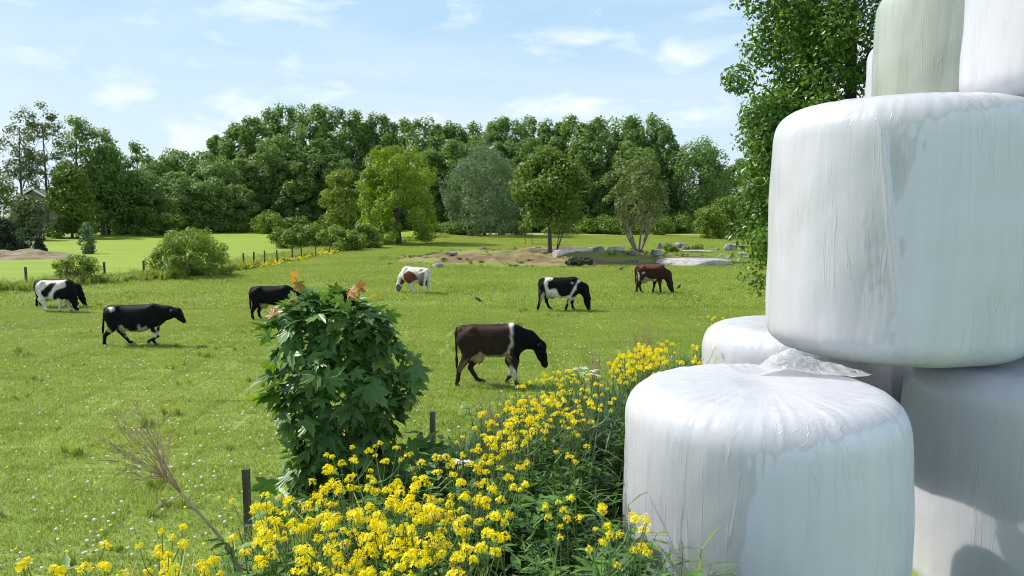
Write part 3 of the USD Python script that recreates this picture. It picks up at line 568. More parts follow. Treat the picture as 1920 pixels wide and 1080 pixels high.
one('thin_sapling', 'left one of two thin saplings with bare stems by the knoll', 984, 400, 458, 26, .45, 16, 60, .2, 'midgreen', round_prof, 240, rb=.3, trunk=.05)
one('thin_sapling', 'right one of two thin saplings with bare stems by the knoll', 998, 396, 460, 28, .45, 16, 60, .2, 'midgreen', round_prof, 241, rb=.3, trunk=.05)

# the tall tree behind the bales
def near_tree():
    rg = np.random.default_rng(77)
    loc = (6.5, 14.6, gz_at(6.5, 14.6) - .1)
    t = thing('broadleaf_tree', 'tall leafy broadleaf tree behind the stack of bales', 'tree', loc)
    c = []
    while len(c) < 300:
        z = rg.uniform(1.6, 11.2); a = rg.random() * 2 * np.pi
        R = 2.15 * (1 - .18 * abs(z - 6) / 5) * (1 + .16 * math.sin(z * 1.9) + .07 * math.sin(z * 4.3 + 1)); R *= ss(.1, 1.5, z)
        q = R * rg.random() ** .38 * .88
        c.append((q * math.cos(a), q * math.sin(a), z))
    c = np.array(c); r = rg.uniform(.28, .62, len(c))
    low = np.stack([rg.uniform(-1.7, -.3, 70), rg.uniform(-1.0, .6, 70), rg.uniform(1.9, 5.2, 70)], 1); c = np.vstack([c, low]); r = np.concatenate([r, rg.uniform(.3, .55, 70)])
    # stray twigs on the left outline
    tw = np.array([(-2.2, -.3, 8.6), (-2.2, -.4, 7.4), (-2.35, -.6, 5.4), (-2.5, -.2, 9.6), (-1.9, -.4, 3.4), (-1.7, -.6, 2.4)]); c = np.vstack([c, tw]); r = np.concatenate([r, np.full(6, .32)])
    v1, f1, t1 = leaf_cloud(rg, c, r, 330, .105, .8, .9, .5, .35, .35)
    part('crown', (v1, f1), M['neartree'], t, False, tint=t1, kind='stuff')
    p = bezier((0, 0, -.2), (.1, 0, 4), (-.1, .1, 9.5), 14); rr = np.linspace(.2, .03, 14)
    pieces = [tube(p, rr, 10)]
    for k in range(46):
        i = int(rg.integers(2, 13)); tgt = c[np.argmin(np.linalg.norm(c - (p[i] + unit(rg.normal(size=3)) * 1.9 + [0, 0, .5]), axis=1))]
        pieces.append(limb(rg, p[i], tgt, rr[i] * .4, .008))
    for q in tw: pieces.append(limb(rg, q + [1.6, .4, -.6], q, .03, .004))
    part('trunk', join(pieces), M['bark'], t, True)
near_tree()

# ------------------------------------------------------------------ house glimpsed between the trees
def box(x0, x1, y0, y1, z0, z1):
    m = trimesh.creation.box((x1 - x0, y1 - y0, z1 - z0)); m.apply_translation(((x0 + x1) / 2, (y0 + y1) / 2, (z0 + z1) / 2)); return np.array(m.vertices), np.array(m.faces)
def beam(a, b, w, h):
    a, b = np.asarray(a, float), np.asarray(b, float); t = unit(b - a); s = unit(np.cross(t, [0, 0, 1.0])) if abs(t[2]) < .99 else np.array([1.0, 0, 0]); u = np.cross(s, t)
    v = np.array([p + s * w / 2 * i + u * h / 2 * j for p in (a, b) for i, j in ((-1, -1), (1, -1), (1, 1), (-1, 1))])
    return v, np.array([(0, 1, 2), (0, 2, 3), (4, 6, 5), (4, 7, 6), (0, 4, 5), (0, 5, 1), (1, 5, 6), (1, 6, 2), (2, 6, 7), (2, 7, 3), (3, 7, 4), (3, 4, 0)])[:, ::-1]
hp = at_y(58, 385, 128); hz = gz_at(hp[0], 128)
hs = thing('wooden_house', 'grey wooden house with white railing half hidden by the birches', 'house', (hp[0], 128, hz))
part('wall', box(-3.6, 4.6, 0, 7, 0, 5.2), M['board'], hs)
gable = trimesh.creation.extrude_triangulation(np.array([(-3.6, 5.2), (4.6, 5.2), (.5, 7.4)]), np.array([(0, 1, 2)]), 6.6)
gv_ = np.array(gable.vertices)[:, [0, 2, 1]]; part('gable', (gv_ + [0, .2, 0.002], np.array(gable.faces)[:, ::-1]), M['board'], hs)
rf = part('roof', join([beam((-.1, 3.5, 7.65), (-4.5, 3.5, 5.0), 7.6, .18), beam((.9, 3.5, 7.65), (5.4, 3.5, 5.0), 7.6, .18)]), M['roof'], hs)
part('bargeboard', join([beam((.4, -.36, 7.66), (-4.5, -.36, 4.92), .06, .3), beam((.6, -.36, 7.66), (5.4, -.36, 4.92), .06, .3)]), M['trim'], rf)
st = part('staircase', join([beam((-4.4 + .35 * k, -1.4, 2.0 + .2 * k), (-4.4 + .35 * k, -.3, 2.0 + .2 * k), .32, .06) for k in range(9)]), M['board'], hs)
for dz in (.35, .75, 1.1): part('railing', beam((-4.7, -1.4, 2.0 + dz), (-1.3, -1.4, 3.9 + dz), .08, .12), M['trim'], st)

# ------------------------------------------------------------------ fences
def post(name, label, x, y, w, h, seed, group=None, lean=(0, 0)):
    rg = np.random.default_rng(seed); z = gz_at(x, y)
    t = thing(name, label, 'fence post', (x, y, z), rg.uniform(-.3, .3), group=group)
    n = 7; pts = np.stack([np.linspace(0, lean[0], n), np.linspace(0, lean[1], n), np.linspace(-.25, h, n)], 1); pts[1:-1, :2] += rg.normal(size=(n - 2, 2)) * .003
    a = np.array([(-1, -1), (-.75, -1), (.75, -1), (1, -1), (1, 1), (-1, 1)], float) * w / 2
    v = np.array([[p[0] + q[0], p[1] + q[1], p[2]] for p in pts for q in a]); m = len(a)
    v[-m:, 2] += rg.uniform(-.006, .012, m)
    f = [(i * m + j, i * m + (j + 1) % m, (i + 1) * m + (j + 1) % m) for i in range(n - 1) for j in range(m)] + [(i * m + j, (i + 1) * m + (j + 1) % m, (i + 1) * m + j) for i in range(n - 1) for j in range(m)]
    f += [((n - 1) * m, (n - 1) * m + j, (n - 1) * m + j + 1) for j in range(1, m - 1)]
    part('timber', (v, np.array(f)), M['post'], t)
    return np.array([x, y, z + h])
pa, pb = at_z(461, 880, 1.02), at_z(811, 772, 1.05)
tops = [post('fence_post', 'dark wooden fence post left of the maple bush, among yellow flowers', pa[0], pa[1], .068, 1.02 - gz_at(pa[0], pa[1]), 1),
        post('fence_post', 'wooden fence post just right of the maple bush', pb[0], pb[1], .066, 1.05 - gz_at(pb[0], pb[1]), 2)]
d_ = tops[1] - tops[0]
for zz in (.18, .5):
    a_, b_ = tops[0] - [0, .03, zz], tops[1] - [0, .03, zz]; ext = [a_ - d_ * 1.3, a_, (a_ + b_) / 2 - [0, 0, .03], b_, b_ + d_ * .9]
    ext[0][2] = a_[2]; ext[4][2] = b_[2]
    w_ = thing('fence_wire', 'thin %s wire strung between the two near fence posts' % ('upper' if zz < .3 else 'lower'), 'wire', ext[0])
    part('strand', tube(np.array(ext) - ext[0], .0022, 5), M['wire'], w_, True)
fp_group = 'small posts of the far field fence'
for k, (px, py) in enumerate([(50, 541), (126, 536), (198, 528), (270, 524), (322, 519), (458, 504), (476, 501), (497, 498), (520, 496), (548, 491), (566, 487), (592, 482), (618, 477), (644, 473)]):
    p = at_z(px, py, gz_at(*at_z(px, py)[:2])); post('field_post', 'thin dark post of the far fence along the crop field', p[0], p[1], .09, 1.12, 30 + k, fp_group, lean=(.04 * math.sin(k * 2.3), 0))

# ------------------------------------------------------------------ stones on the knoll
def stone_mesh(seed, sub=3, rough=.28):
    m = trimesh.creation.icosphere(sub, 1.0); v = np.array(m.vertices)
    n = meshkit.fbm(v * 1.1 + seed * 7.3, 4, seed) - .5; q = meshkit.noise(v * 2.3 + seed, seed + 3) - .5
    v = v * (1 + rough * 2 * n + .1 * q)[:, None]
    rg = np.random.default_rng(seed)
    for _ in range(7):                                        # cleaved faces
        d = unit(rg.normal(size=3)); k = v @ d; lim = rg.uniform(.55, .8); v = v - np.clip(k - lim, 0, None)[:, None] * d * .85
    return v, np.array(m.faces)
STONES = [stone_mesh(k) for k in range(6)]
def stone(px, py, wpx, hpx, label, seed, mat='rock', flat=None, group=None, yaw=0.0, depth=None, name='boulder', cat='rock'):
    Y = 60.0
    for _ in range(30):
        p = at_y(px, py, Y); g = knoll_z(p[0], Y); Y += np.clip((p[2] - g) / max(1e-3, (CAMZ - p[2]) / Y), -8, 8) * .7
    w, h = wpx * Y / F, hpx * Y / F
    t = thing(name, label, cat, (p[0], Y, g), yaw, group=group)
    v, f = STONES[seed % 6]
    v = v / np.abs(v).max(0) * [w / 2, (depth or w * .75) / 2, h * .58]; v[:, 2] = np.minimum(v[:, 2], h * .40 + .25 * v[:, 2]) + h * .26
    part('stone', (v, f), M[mat], t, 38)
stone(902, 482, 34, 13, 'low grey boulder on the left half of the knoll', 1)
stone(998, 472, 22, 12, 'rounded pale boulder under the thin saplings', 2, 'palerock')
stone(981, 476, 16, 12, 'small pointed stone left of the rounded boulder', 3)
stone(1121, 474, 26, 15, 'dark pointed boulder between the two knoll trees', 4)
stone(1154, 474, 36, 14, 'broad light-topped boulder between the two knoll trees', 5, 'palerock')
stone(1186, 478, 22, 13, 'dark boulder touching the pale-stemmed tree', 0)
stone(1218, 480, 22, 14, 'grey boulder at the right foot of the pale-stemmed tree', 1)
stone(1378, 463, 38, 9, 'flat pale slab lying across a boulder at the right', 2, 'palerock')
stone(1370, 471, 28, 18, 'rough grey boulder under the flat pale slab', 3)
stone(1290, 497, 168, 17, 'long low grey bedrock slab behind the red-brown cow', 4, 'palerock', depth=5.0, name='bedrock_slab')
stone(1306, 474, 64, 7, 'long thin pale slab above the bedrock', 5, 'palerock', depth=1.2, name='bedrock_slab')
stone(1276, 466, 30, 18, 'heaped stone in the right-hand pile', 0)
stone(1262, 468, 18, 12, 'small stone at the left of the right-hand pile', 1, 'palerock')
stone(1286, 470, 16, 14, 'small stone at the right of the right-hand pile', 2, 'palerock')
stone(1237, 468, 12, 16, 'narrow upright stone in the grass left of the pile', 3)
stone(816, 502, 16, 10, 'small split stone behind the red and white cow', 4, 'palerock')
stone(826, 503, 12, 11, 'upright stone beside the small split stone', 5)
stone(788, 493, 15, 6, 'small dark stone at the left tip of the knoll', 0)
stone(850, 478, 24, 7, 'flat dark stone on the upper left of the knoll', 1)
stone(906, 470, 14, 12, 'small tilted stone at the top edge of the knoll', 2)
stone(936, 476, 24, 4, 'thin white flat stone on the knoll', 3, 'palerock')
for k, (px, py, w, h) in enumerate([(1020, 475, 18, 8), (1036, 488, 18, 7), (1008, 490, 12, 5), (1150, 490, 12, 7), (1164, 492, 8, 6), (1205, 488, 14, 7), (1345, 470, 12, 7), (1324, 474, 10, 6), (1368, 485, 22, 10), (1392, 480, 18, 9), (1400, 486, 16, 8), (1386, 490, 14, 6),
                                    (1410, 482, 14, 9), (1350, 482, 12, 6), (1096, 488, 10, 6), (1134, 482, 14, 10), (1172, 484, 12, 9), (1084, 474, 12, 7), (1336, 466, 9, 6), (1256, 474, 9, 6)]):
    stone(px, py, w, h, 'small loose stone scattered on the knoll', k + 2, 'palerock' if k % 2 else 'rock', group='small loose stones on the knoll', yaw=k * .7)
# the fallen pale log
la, lb = at_y(1040, 487, 58.5), at_y(1118, 474, 62.0)
la[2], lb[2] = knoll_z(la[0], la[1]) + .30, knoll_z(lb[0], lb[1]) + .28
lg = thing('fallen_log', 'pale bleached fallen log lying on the knoll', 'log', la)
pl = np.linspace(0, 1, 12)[:, None] * (lb - la); pl[:, 2] += .05 * np.sin(np.linspace(0, 6, 12)); part('log_trunk', tube(pl, .27 * (1 - .35 * np.linspace(0, 1, 12)) * (1 + .10 * np.sin(np.linspace(0, 17, 12))), 12), M['deadwood'], lg, 40)
part('branch_stub', tube([pl[3], pl[3] + [.1, -.15, .42], pl[3] + [.3, -.25, .7]], [.1, .07, .04], 7), M['deadwood'], lg, 40)
one('knoll_bush', 'low dark green bush in front of the fallen log', 1086, 484, 498, 54, .0, 26, 90, .16, 'dark', full_prof, 251, rb=.28, cat='bush')
one('knoll_bush', 'low green bush beside the stone pile', 1255, 458, 474, 34, .0, 20, 80, .18, 'midgreen', full_prof, 252, rb=.28, cat='bush')
one('knoll_bush', 'green weedy bush right of the stone pile', 1300, 458, 472, 40, .0, 20, 80, .18, 'midgreen', full_prof, 253, rb=.28, cat='bush')
# earth bank at the far left of the crop field
eb = at_z(30, 492)
ex, ey = np.meshgrid(np.linspace(-9, 6.5, 70), np.linspace(-3, 5, 40), indexing='ij')
ez = .80 * ss(1.0, .2, np.hypot(ex / 6.3, (ey - 1) / 3.6)) * (.8 + .8 * (meshkit.fbm(np.stack([ex * .7, ey * .7, 0 * ex], -1), 4, 6) - .5)) + .25
ez = np.where(np.hypot(ex / 5.4, (ey - 1) / 3.6) > 1.0, -.3, ez)
fi, fj = np.meshgrid(np.arange(69), np.arange(39), indexing='ij')
M['soil'] = plain('dry_earth', (.11, .085, .048), (.27, .215, .125), 1.6, .95, .8, 6., stretch=(.5, 1, 2))
tag(prim(numbered('/World', 'earth_bank'), (np.stack([ex + eb[0], ey + eb[1], ez + height(ex + eb[0], ey + eb[1])], -1).reshape(-1, 3), np.stack([fi * 40 + fj, (fi + 1) * 40 + fj, (fi + 1) * 40 + fj + 1, fi * 40 + fj + 1], -1).reshape(-1, 4)), M['soil'], True), 'low bank of dry brown earth at the far left', None, None, 'structure')
#COWS#
# ------------------------------------------------------------------ cows
# canonical flank outline of a cow: along the body, top, bottom (of the withers height), half width (m)
TORSO = np.array([(0.0, .90, .68, .07), (.04, .94, .58, .15), (.11, .965, .50, .20), (.22, .985, .475, .235), (.36, .965, .455, .27), (.51, .968, .43, .31), (.655, .972, .43, .31), (.77, .985, .46, .265), (.86, .985, .47, .215), (.94, .95, .50, .18), (1.0, .89, .59, .10)])
BLACK, WHITE, BROWN, RED, PINK, GREY = (.006, .006, .007), (.60, .56, .50), (.050, .030, .022), (.115, .040, .020), (.33, .22, .17), (.14, .12, .105)
def smin(a, b, k):
    h = np.clip(.5 + .5 * (b - a) / k, 0, 1); return b * (1 - h) + a * h - k * h * (1 - h)
def cone(P, a, b, ra, rb, sy=1.0):
    a, b = np.asarray(a, np.float32), np.asarray(b, np.float32); S = np.array([1, 1 / sy, 1], np.float32)
    p, d = (P - a) * S, (b - a) * S
    t = np.clip((p @ d) / max(float(d @ d), 1e-9), 0, 1)
    return np.sqrt(((p - t[..., None] * d) ** 2).sum(-1)) - (ra + (rb - ra) * t)
def inside(px, pz, poly):
    poly = np.asarray(poly, float); c = np.zeros(len(px), bool)
    for (x0, y0), (x1, y1) in zip(poly, np.roll(poly, -1, 0)):
        m = (y0 > pz) != (y1 > pz); c ^= m & (px < (x1 - x0) * (pz - y0) / np.where(y1 == y0, 1e-9, y1 - y0) + x0)
    return c
def cow(label, crop, foot, rump, chest, top, legs, neck, poll, muzzle, tail, base, patches, yaw=0.0, belly=0.0, ears=1, seed=0, throat=.0, fat=1.0, hoof_white=False, neck_r=1.0, leg_base=None):
    """Everything is read off the photograph: crop = (x, y, zoom) of the enlargement the pixels were read from; yaw turns the cow
    from straight across (0 = facing right, pi = facing left)."""
    ox, oy, kz_ = crop; S = lambda q: (ox + q[0] / kz_, oy + q[1] / kz_)
    fx_, fy_ = S(foot); P0 = at_z(fx_, fy_, 0.0)
    for _ in range(3): P0 = at_z(fx_, fy_, gz_at(P0[0], P0[1]))
    xh = np.array([math.cos(yaw), math.sin(yaw), 0]); nh = np.array([-math.sin(yaw), math.cos(yaw), 0])
    def loc(q, off=0.0):
        px, py = S(q); r = ray(px, py); o = P0 + nh * off; t = ((o - EYE) @ nh) / (r @ nh); w = EYE + r * t - P0
        return np.array([w @ xh, off, w[2]])
    # near side: the flank towards the camera
    near = -1.0 if nh[1] > 0 else 1.0
    X0, X1, HT = loc((rump, top))[0], loc((chest, top))[0], loc((rump, top))[2]
    Ln = X1 - X0; wsc = fat * HT / 1.36
    h = .019
    leg_pts = []
    for kind, side, pts in legs:
        leg_pts.append((kind, side, [loc(q, side * near * (.19 if kind == 'h' else .15) * wsc) for q in pts]))
    nk = [loc(q) for q in neck]; pl_, mz = loc(poll), loc(muzzle); tl = [loc(q) for q in tail]
    allp = np.array([p for _, _, L_ in leg_pts for p in L_] + nk + [pl_, mz] + tl + [[X0 - .1, 0, HT], [X1 + .1, 0, HT]])
    lo = np.array([allp[:, 0].min() - .25, -.48, -.06]); hi = np.array([allp[:, 0].max() + .25, .48, max(HT, allp[:, 2].max()) + .28])
    dims = np.ceil((hi - lo) / h).astype(int) + 1
    gx_, gy_, gz_ = [lo[k] + h * np.arange(dims[k]) for k in range(3)]
    G = np.stack(np.meshgrid(gx_, gy_, gz_, indexing='ij'), -1).astype(np.float32)
    # trunk of the body
    u = (G[..., 0] - X0) / Ln; uc = np.clip(u, 0, 1)
    tp = np.interp(uc, TORSO[:, 0], TORSO[:, 1]) * HT; bt = (np.interp(uc, TORSO[:, 0], TORSO[:, 2]) - belly * np.sin(np.pi * np.clip((uc - .15) / .75, 0, 1))) * HT
    wd = np.interp(uc, TORSO[:, 0], TORSO[:, 3]) * wsc
    cz_, hh = (tp + bt) / 2 - .03 * HT, (tp - bt) / 2; up = G[..., 2] > cz_
    hz_ = np.where(up, tp - cz_, cz_ - bt)
    e = (np.abs(G[..., 1] / wd) ** 2.3 + np.abs((G[..., 2] - cz_) / hz_) ** np.where(up, 2.1, 2.4)) ** (1 / 2.3)
    f = (e - 1) * np.minimum(wd, hz_) * .9
    end = np.maximum(np.abs(u - .5) - .5, 0) * Ln; f = np.sqrt(np.maximum(f, 0) ** 2 + end ** 2) + np.minimum(f, 0); f = np.where((end > 0) & (f < end), end, f)
    def add(a, b, ra, rb, k, sy=1.0):
        nonlocal f
        f = smin(f, cone(G, a, b, ra, rb, sy), k)
    V = lambda x, y, z: np.array([X0 + x * Ln, y * wsc, z * HT])
    for sgn in (-1, 1):
        add(V(.235, sgn * .20, .925), V(.20, sgn * .17, .915), .05, .04, .08)          # hook bones
        add(V(.03, sgn * .10, .90), V(.01, sgn * .09, .88), .04, .035, .05)               # pin bones
        add(V(.84, sgn * .14, .92), V(.93, sgn * .19, .60), .07, .10, .10, .7)            # shoulder blade
        add(V(.10, sgn * .16, .74), V(.22, sgn * .20, .60), .17, .12, .12, .6)            # thigh mass
    add(V(.98, 0, .62), V(.86, 0, .50), .09, .08, .10)                                    # brisket
    add(V(.26, 0, .47), V(.33, 0, .43), .125, .11, .06)                                   # udder
    for sx_ in (.27, .34):
        for sgn in (-1, 1): add(V(sx_, sgn * .06, .40), V(sx_, sgn * .07, .335 - .0 * sx_), .020, .014, .02)
    add(V(.84, 0, .975), V(.05, 0, .945), .03, .025, .06)                                 # spine
    # legs: joints from the top down
    ftip = []
    for kind, side, pts in leg_pts:
        rs = {'h': (.175, .115, .060, .050), 'f': (.125, .082, .052, .045)}[kind]
        ks = (.09, .04, .02)
        o = V(.14 if kind == 'h' else .87, 0, .72 if kind == 'h' else .66); o[1] = side * near * (.17 if kind == 'h' else .15) * wsc
        chain = [o] + pts
        rr = [rs[0]] + [rs[1], rs[2], rs[3], .040][:len(pts)]
        chain[-1][2] = max(chain[-1][2], .055)
        for a, b, ra, rb, k in zip(chain[:-1], chain[1:], rr[:-1], rr[1:], (.09, .05, .025, .02)): add(a, b, ra * wsc, rb * wsc, k, .72 if k > .08 else .9)
        add(chain[-2], chain[-2] + np.array([-.018, 0, .0]), .05 * wsc, .04 * wsc, .02)
        ftip.append((chain[-2], chain[-1]))
    # neck and head
    n0 = V(.86, 0, .78); chain = [n0] + nk + [pl_]
    rn = np.linspace(.275, .140, len(chain)) * wsc * neck_r
    for a, b, ra, rb in zip(chain[:-1], chain[1:], rn[:-1], rn[1:]): add(a, b, ra, rb, .10, .62)
    hd = unit(mz - pl_); hl = np.linalg.norm(mz - pl_)
    side_ = np.array([0, 1.0, 0]); fr = np.cross(side_, hd)                                # towards the forehead
    if fr @ (np.array([1.0, 0, .35])) < 0: fr = -fr
    a0, a1, a2 = pl_ - fr * .02, pl_ + hd * hl * .5 - fr * .02, mz - hd * .05
    add(a0, a1, .135 * wsc, .118 * wsc, .04, .78); add(a1, a2, .112 * wsc, .080 * wsc, .03, .85)
    add(pl_ + hd * hl * .18 - fr * .09, pl_ + hd * hl * .55 - fr * .07, .085 * wsc, .05 * wsc, .04, .6)   # jaw
    add(mz - hd * .04 - fr * .015, mz - hd * .005, .072 * wsc, .060 * wsc, .02, 1.05)     # muzzle
    add(pl_ - hd * .04 + fr * .03, pl_ - hd * .05 - fr * .02, .065 * wsc, .06 * wsc, .03)
    for sgn in (-1, 1):                                                                   # brow and ear
        add(pl_ + hd * hl * .28 + fr * .06 + side_ * sgn * .075, pl_ + hd * hl * .36 + fr * .06 + side_ * sgn * .075, .03, .028, .03)
        e0 = pl_ - fr * .0 + side_ * sgn * .09 + hd * .01; e1 = e0 + side_ * sgn * .10 - hd * .07 - fr * .02; e2 = e0 + side_ * sgn * .17 - hd * .09 - fr * .03
        if ears: add(e0, e1, .036, .056, .02); add(e1, e2, .052, .020, .01)
    # tail
    tr_ = np.linspace(.042, .018, len(tl))
    for a, b, ra, rb in zip(tl[:-1], tl[1:], tr_[:-1], tr_[1:]): add(a, b, ra, rb, .03)
    tq = unit(tl[-1] - tl[-2]); add(tl[-1] - tq * .16, tl[-1] + tq * .06, .034, .018, .03)
    v, q = surface_nets(f, lo, h)
    m = trimesh.Trimesh(v, np.vstack([q[:, [0, 1, 2]], q[:, [0, 2, 3]]]), process=False)
    comp = trimesh.graph.connected_components(m.face_adjacency, nodes=np.arange(len(m.faces)), min_len=1); m.update_faces(np.isin(np.arange(len(m.faces)), max(comp, key=len))); m.remove_unreferenced_vertices()
    trimesh.smoothing.filter_taubin(m, iterations=6)
    v = np.array(m.vertices)
    # coat: coloured patches as on the photographed flank, with ragged edges
    jit = (meshkit.fbm(v * 9 + seed, 3, seed) - .5) * .07; jit2 = (meshkit.fbm(v * 9 + 40 + seed, 3, seed + 1) - .5) * .07
    X, Z = v[:, 0] + jit, v[:, 2] + jit2
    col = np.tile(np.array(base, float), (len(v), 1))
    for c_, poly in patches:
        if callable(poly): mk = poly(v, X, Z)
        else:
            pp = np.array([loc(p) for p in poly]); mk = inside(X, Z, pp[:, [0, 2]])
        col[mk] = c_
    # udder and muzzle skin
    ud = np.linalg.norm((v - V(.30, 0, .42)) / np.array([.15, .15, .10]), axis=1) < 1; col[ud] = PINK
    mzd = np.linalg.norm(v - mz, axis=1) < .062 * wsc; col[mzd] = np.minimum(col[mzd] * .5 + .012, .25)
    nb = [[] for _ in range(0)]
    ed = m.edges_unique; acc = np.zeros_like(col); cn = np.zeros(len(col))
    for _ in range(2):
        acc[:] = col; cn[:] = 1
        np.add.at(acc, ed[:, 0], col[ed[:, 1]]); np.add.at(acc, ed[:, 1], col[ed[:, 0]]); np.add.at(cn, ed[:, 0], 1); np.add.at(cn, ed[:, 1], 1); col = acc / cn[:, None]
    rzz = yaw
    t = thing('cow', label, 'cow', P0, rzz)
    part('body', m, M['coat'], t, True, coat=col)
    for (k_, e_) in ftip:
        d = unit(e_ - k_); ax = unit(np.array([.55, 0, -.85]) * .5 + d * .5)
        c0 = e_ + np.array([0, 0, .012]); c1 = e_ + np.array([.035, 0, -.055])
        hm = tube([c0, (c0 + c1) / 2, c1], np.array([.043, .052, .058]) * wsc, 10); part('hoof', hm, M['horn'], t, 40)
    for sgn in (-1, 1):
        em = trimesh.creation.icosphere(2, .021); em.apply_translation(pl_ + hd * hl * .33 + fr * .055 + side_ * sgn * .088 * wsc); part('eye', em, M['eye'], t, True)
    return t
A = (830, 590, 7.2)
cow('dark brown cow with a white shoulder stripe, nearest to the camera', A, (600, 945), 205, 1075, 118,
    [('h', 1, [(330, 570), (222, 745), (205, 880), (185, 975)]), ('h', -1, [(420, 600), (370, 715), (470, 880), (540, 955)]),
     ('f', 1, [(985, 620), (975, 760), (982, 860), (985, 905)]), ('f', -1, [(890, 620), (928, 745), (905, 830), (860, 900)])],
    [(1150, 330)], (1325, 430), (1385, 690), [(200, 185), (180, 260), (185, 450), (190, 690)], (.030, .019, .014),
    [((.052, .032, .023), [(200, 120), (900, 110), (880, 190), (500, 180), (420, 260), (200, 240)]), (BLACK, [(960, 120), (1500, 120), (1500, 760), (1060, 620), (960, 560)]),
     (WHITE, [(890, 100), (975, 100), (945, 190), (950, 300), (935, 400), (900, 480), (880, 540), (850, 525), (905, 420), (928, 330), (922, 240)]),
     ((.34, .25, .18), [(380, 570), (500, 480), (600, 530), (800, 530), (860, 480), (930, 560), (910, 680), (840, 590), (600, 640), (440, 660)]),
     (WHITE, [(900, 690), (960, 690), (940, 830), (880, 830)]), (WHITE, [(945, 700), (1000, 750), (1000, 870), (950, 870)]), ((.16, .11, .08), [(300, 580), (355, 570), (260, 760), (205, 740)])], seed=1, belly=-.025, fat=.92)
B = (180, 555, 9.6)
cow('black cow walking right with head raised and white belly patches', B, (420, 885), 165, 1190, 150,
    [('h', 1, [(280, 590), (160, 715), (150, 840), (165, 905)]), ('h', -1, [(430, 600), (520, 730), (610, 830), (670, 885)]),
     ('f', 1, [(1040, 610), (1065, 720), (1030, 800), (1065, 850)]), ('f', -1, [(1090, 610), (1110, 720), (1010, 785), (935, 815)])],
    [(1280, 300)], (1470, 290), (1590, 462), [(165, 250), (145, 330), (130, 500), (125, 650)], BLACK,
    [(WHITE, [(230, 190), (420, 190), (410, 240), (330, 265), (300, 225)]), ((.35, .32, .27), [(420, 610), (480, 520), (550, 500), (560, 570), (640, 560), (640, 620), (800, 600), (850, 480), (880, 560), (970, 510), (980, 600), (800, 640), (640, 700), (440, 690)]),
     ((.30, .24, .20), [(200, 490), (340, 580), (360, 660), (300, 620)]), (WHITE, [(1060, 640), (1140, 650), (1140, 720), (1010, 720), (1000, 680)]), (WHITE, [(1110, 540), (1150, 540), (1170, 600), (1130, 620)]), ((.32, .26, .2), [(480, 650), (540, 640), (540, 750), (480, 750)]), (WHITE, [(1370, 245), (1400, 245), (1400, 280), (1370, 280)])], seed=2, belly=.11, neck_r=1.05)
C_ = (440, 480, 2.571)
cow('black cow with pale udder, partly hidden behind the maple bush', C_, (190, 308), 76, 278, 143,
    [('h', 1, [(98, 240), (84, 268), (86, 292), (90, 311)]), ('h', -1, [(128, 240), (115, 266), (120, 288), (126, 306)]),
     ('f', 1, [(240, 245), (238, 275), (238, 295), (240, 309)]), ('f', -1, [(262, 245), (268, 275), (270, 292), (274, 305)])],
    [(300, 200)], (330, 250), (345, 300), [(78, 160), (72, 180), (74, 220), (76, 250)], BLACK,
    [((.28, .22, .18), [(125, 255), (130, 225), (190, 232), (200, 250), (150, 262)]), ((.2, .14, .1), [(120, 255), (132, 255), (130, 300), (118, 295)])], seed=3)
D = (730, 490, 15.43)
cow('red and white cow grazing with its head to the left', D, (780, 940), 1140, 400, 178,
    [('h', 1, [(960, 690), (980, 780), (930, 870), (905, 945)]), ('h', -1, [(1110, 660), (1130, 760), (1135, 850), (1140, 945)]),
     ('f', 1, [(640, 690), (660, 790), (690, 860), (710, 930)]), ('f', -1, [(600, 690), (605, 790), (600, 860), (590, 920)])],
    [(370, 470)], (275, 690), (225, 915), [(1130, 230), (1165, 330), (1160, 480), (1150, 600)], WHITE,
    [(RED, [(500, 350), (640, 260), (820, 330), (870, 400), (900, 520), (760, 560), (680, 640), (560, 620), (490, 480)]), (RED, [(400, 420), (430, 420), (470, 620), (560, 680), (440, 680), (330, 660)]),
     ((.20, .16, .13), [(880, 420), (960, 320), (1090, 300), (1100, 460), (1060, 620), (900, 560)]), (RED, [(910, 580), (1080, 560), (1060, 710), (900, 700)]), ((.16, .11, .10), [(220, 660), (320, 670), (410, 820), (300, 900), (230, 850)])], yaw=math.pi - .42, seed=4, belly=.03, fat=1.08)
Ee = (990, 500, 10.8)
cow('black and white cow grazing in the middle of the pasture', Ee, (600, 890), 235, 1050, 212,
    [('h', 1, [(290, 560), (235, 715), (205, 820), (195, 893)]), ('h', -1, [(380, 600), (370, 700), (420, 810), (470, 885)]),
     ('f', 1, [(850, 640), (805, 740), (775, 830), (762, 893)]), ('f', -1, [(900, 680), (890, 740), (905, 820), (930, 868)])],
    [(1120, 440)], (1205, 640), (1232, 865), [(240, 270), (222, 340), (222, 500), (225, 650)], BLACK,
    [(WHITE, [(270, 190), (520, 190), (490, 270), (400, 290), (380, 380), (430, 460), (560, 430), (620, 560), (680, 600), (840, 570), (860, 620), (640, 700), (430, 720), (370, 620), (360, 480), (310, 320), (350, 240)]),
     (WHITE, [(1010, 250), (1080, 280), (990, 340), (960, 440), (860, 600), (830, 570), (920, 420)]), (WHITE, [(830, 640), (900, 610), (1040, 620), (1010, 690), (930, 690), (880, 660), (830, 740), (790, 740)]), (WHITE, [(870, 300), (910, 300), (900, 335), (870, 330)]),
     ((.33, .27, .22), [(250, 560), (330, 480), (330, 640), (240, 740)])], seed=5, belly=.05)
Ff = (1170, 480, 12.7)
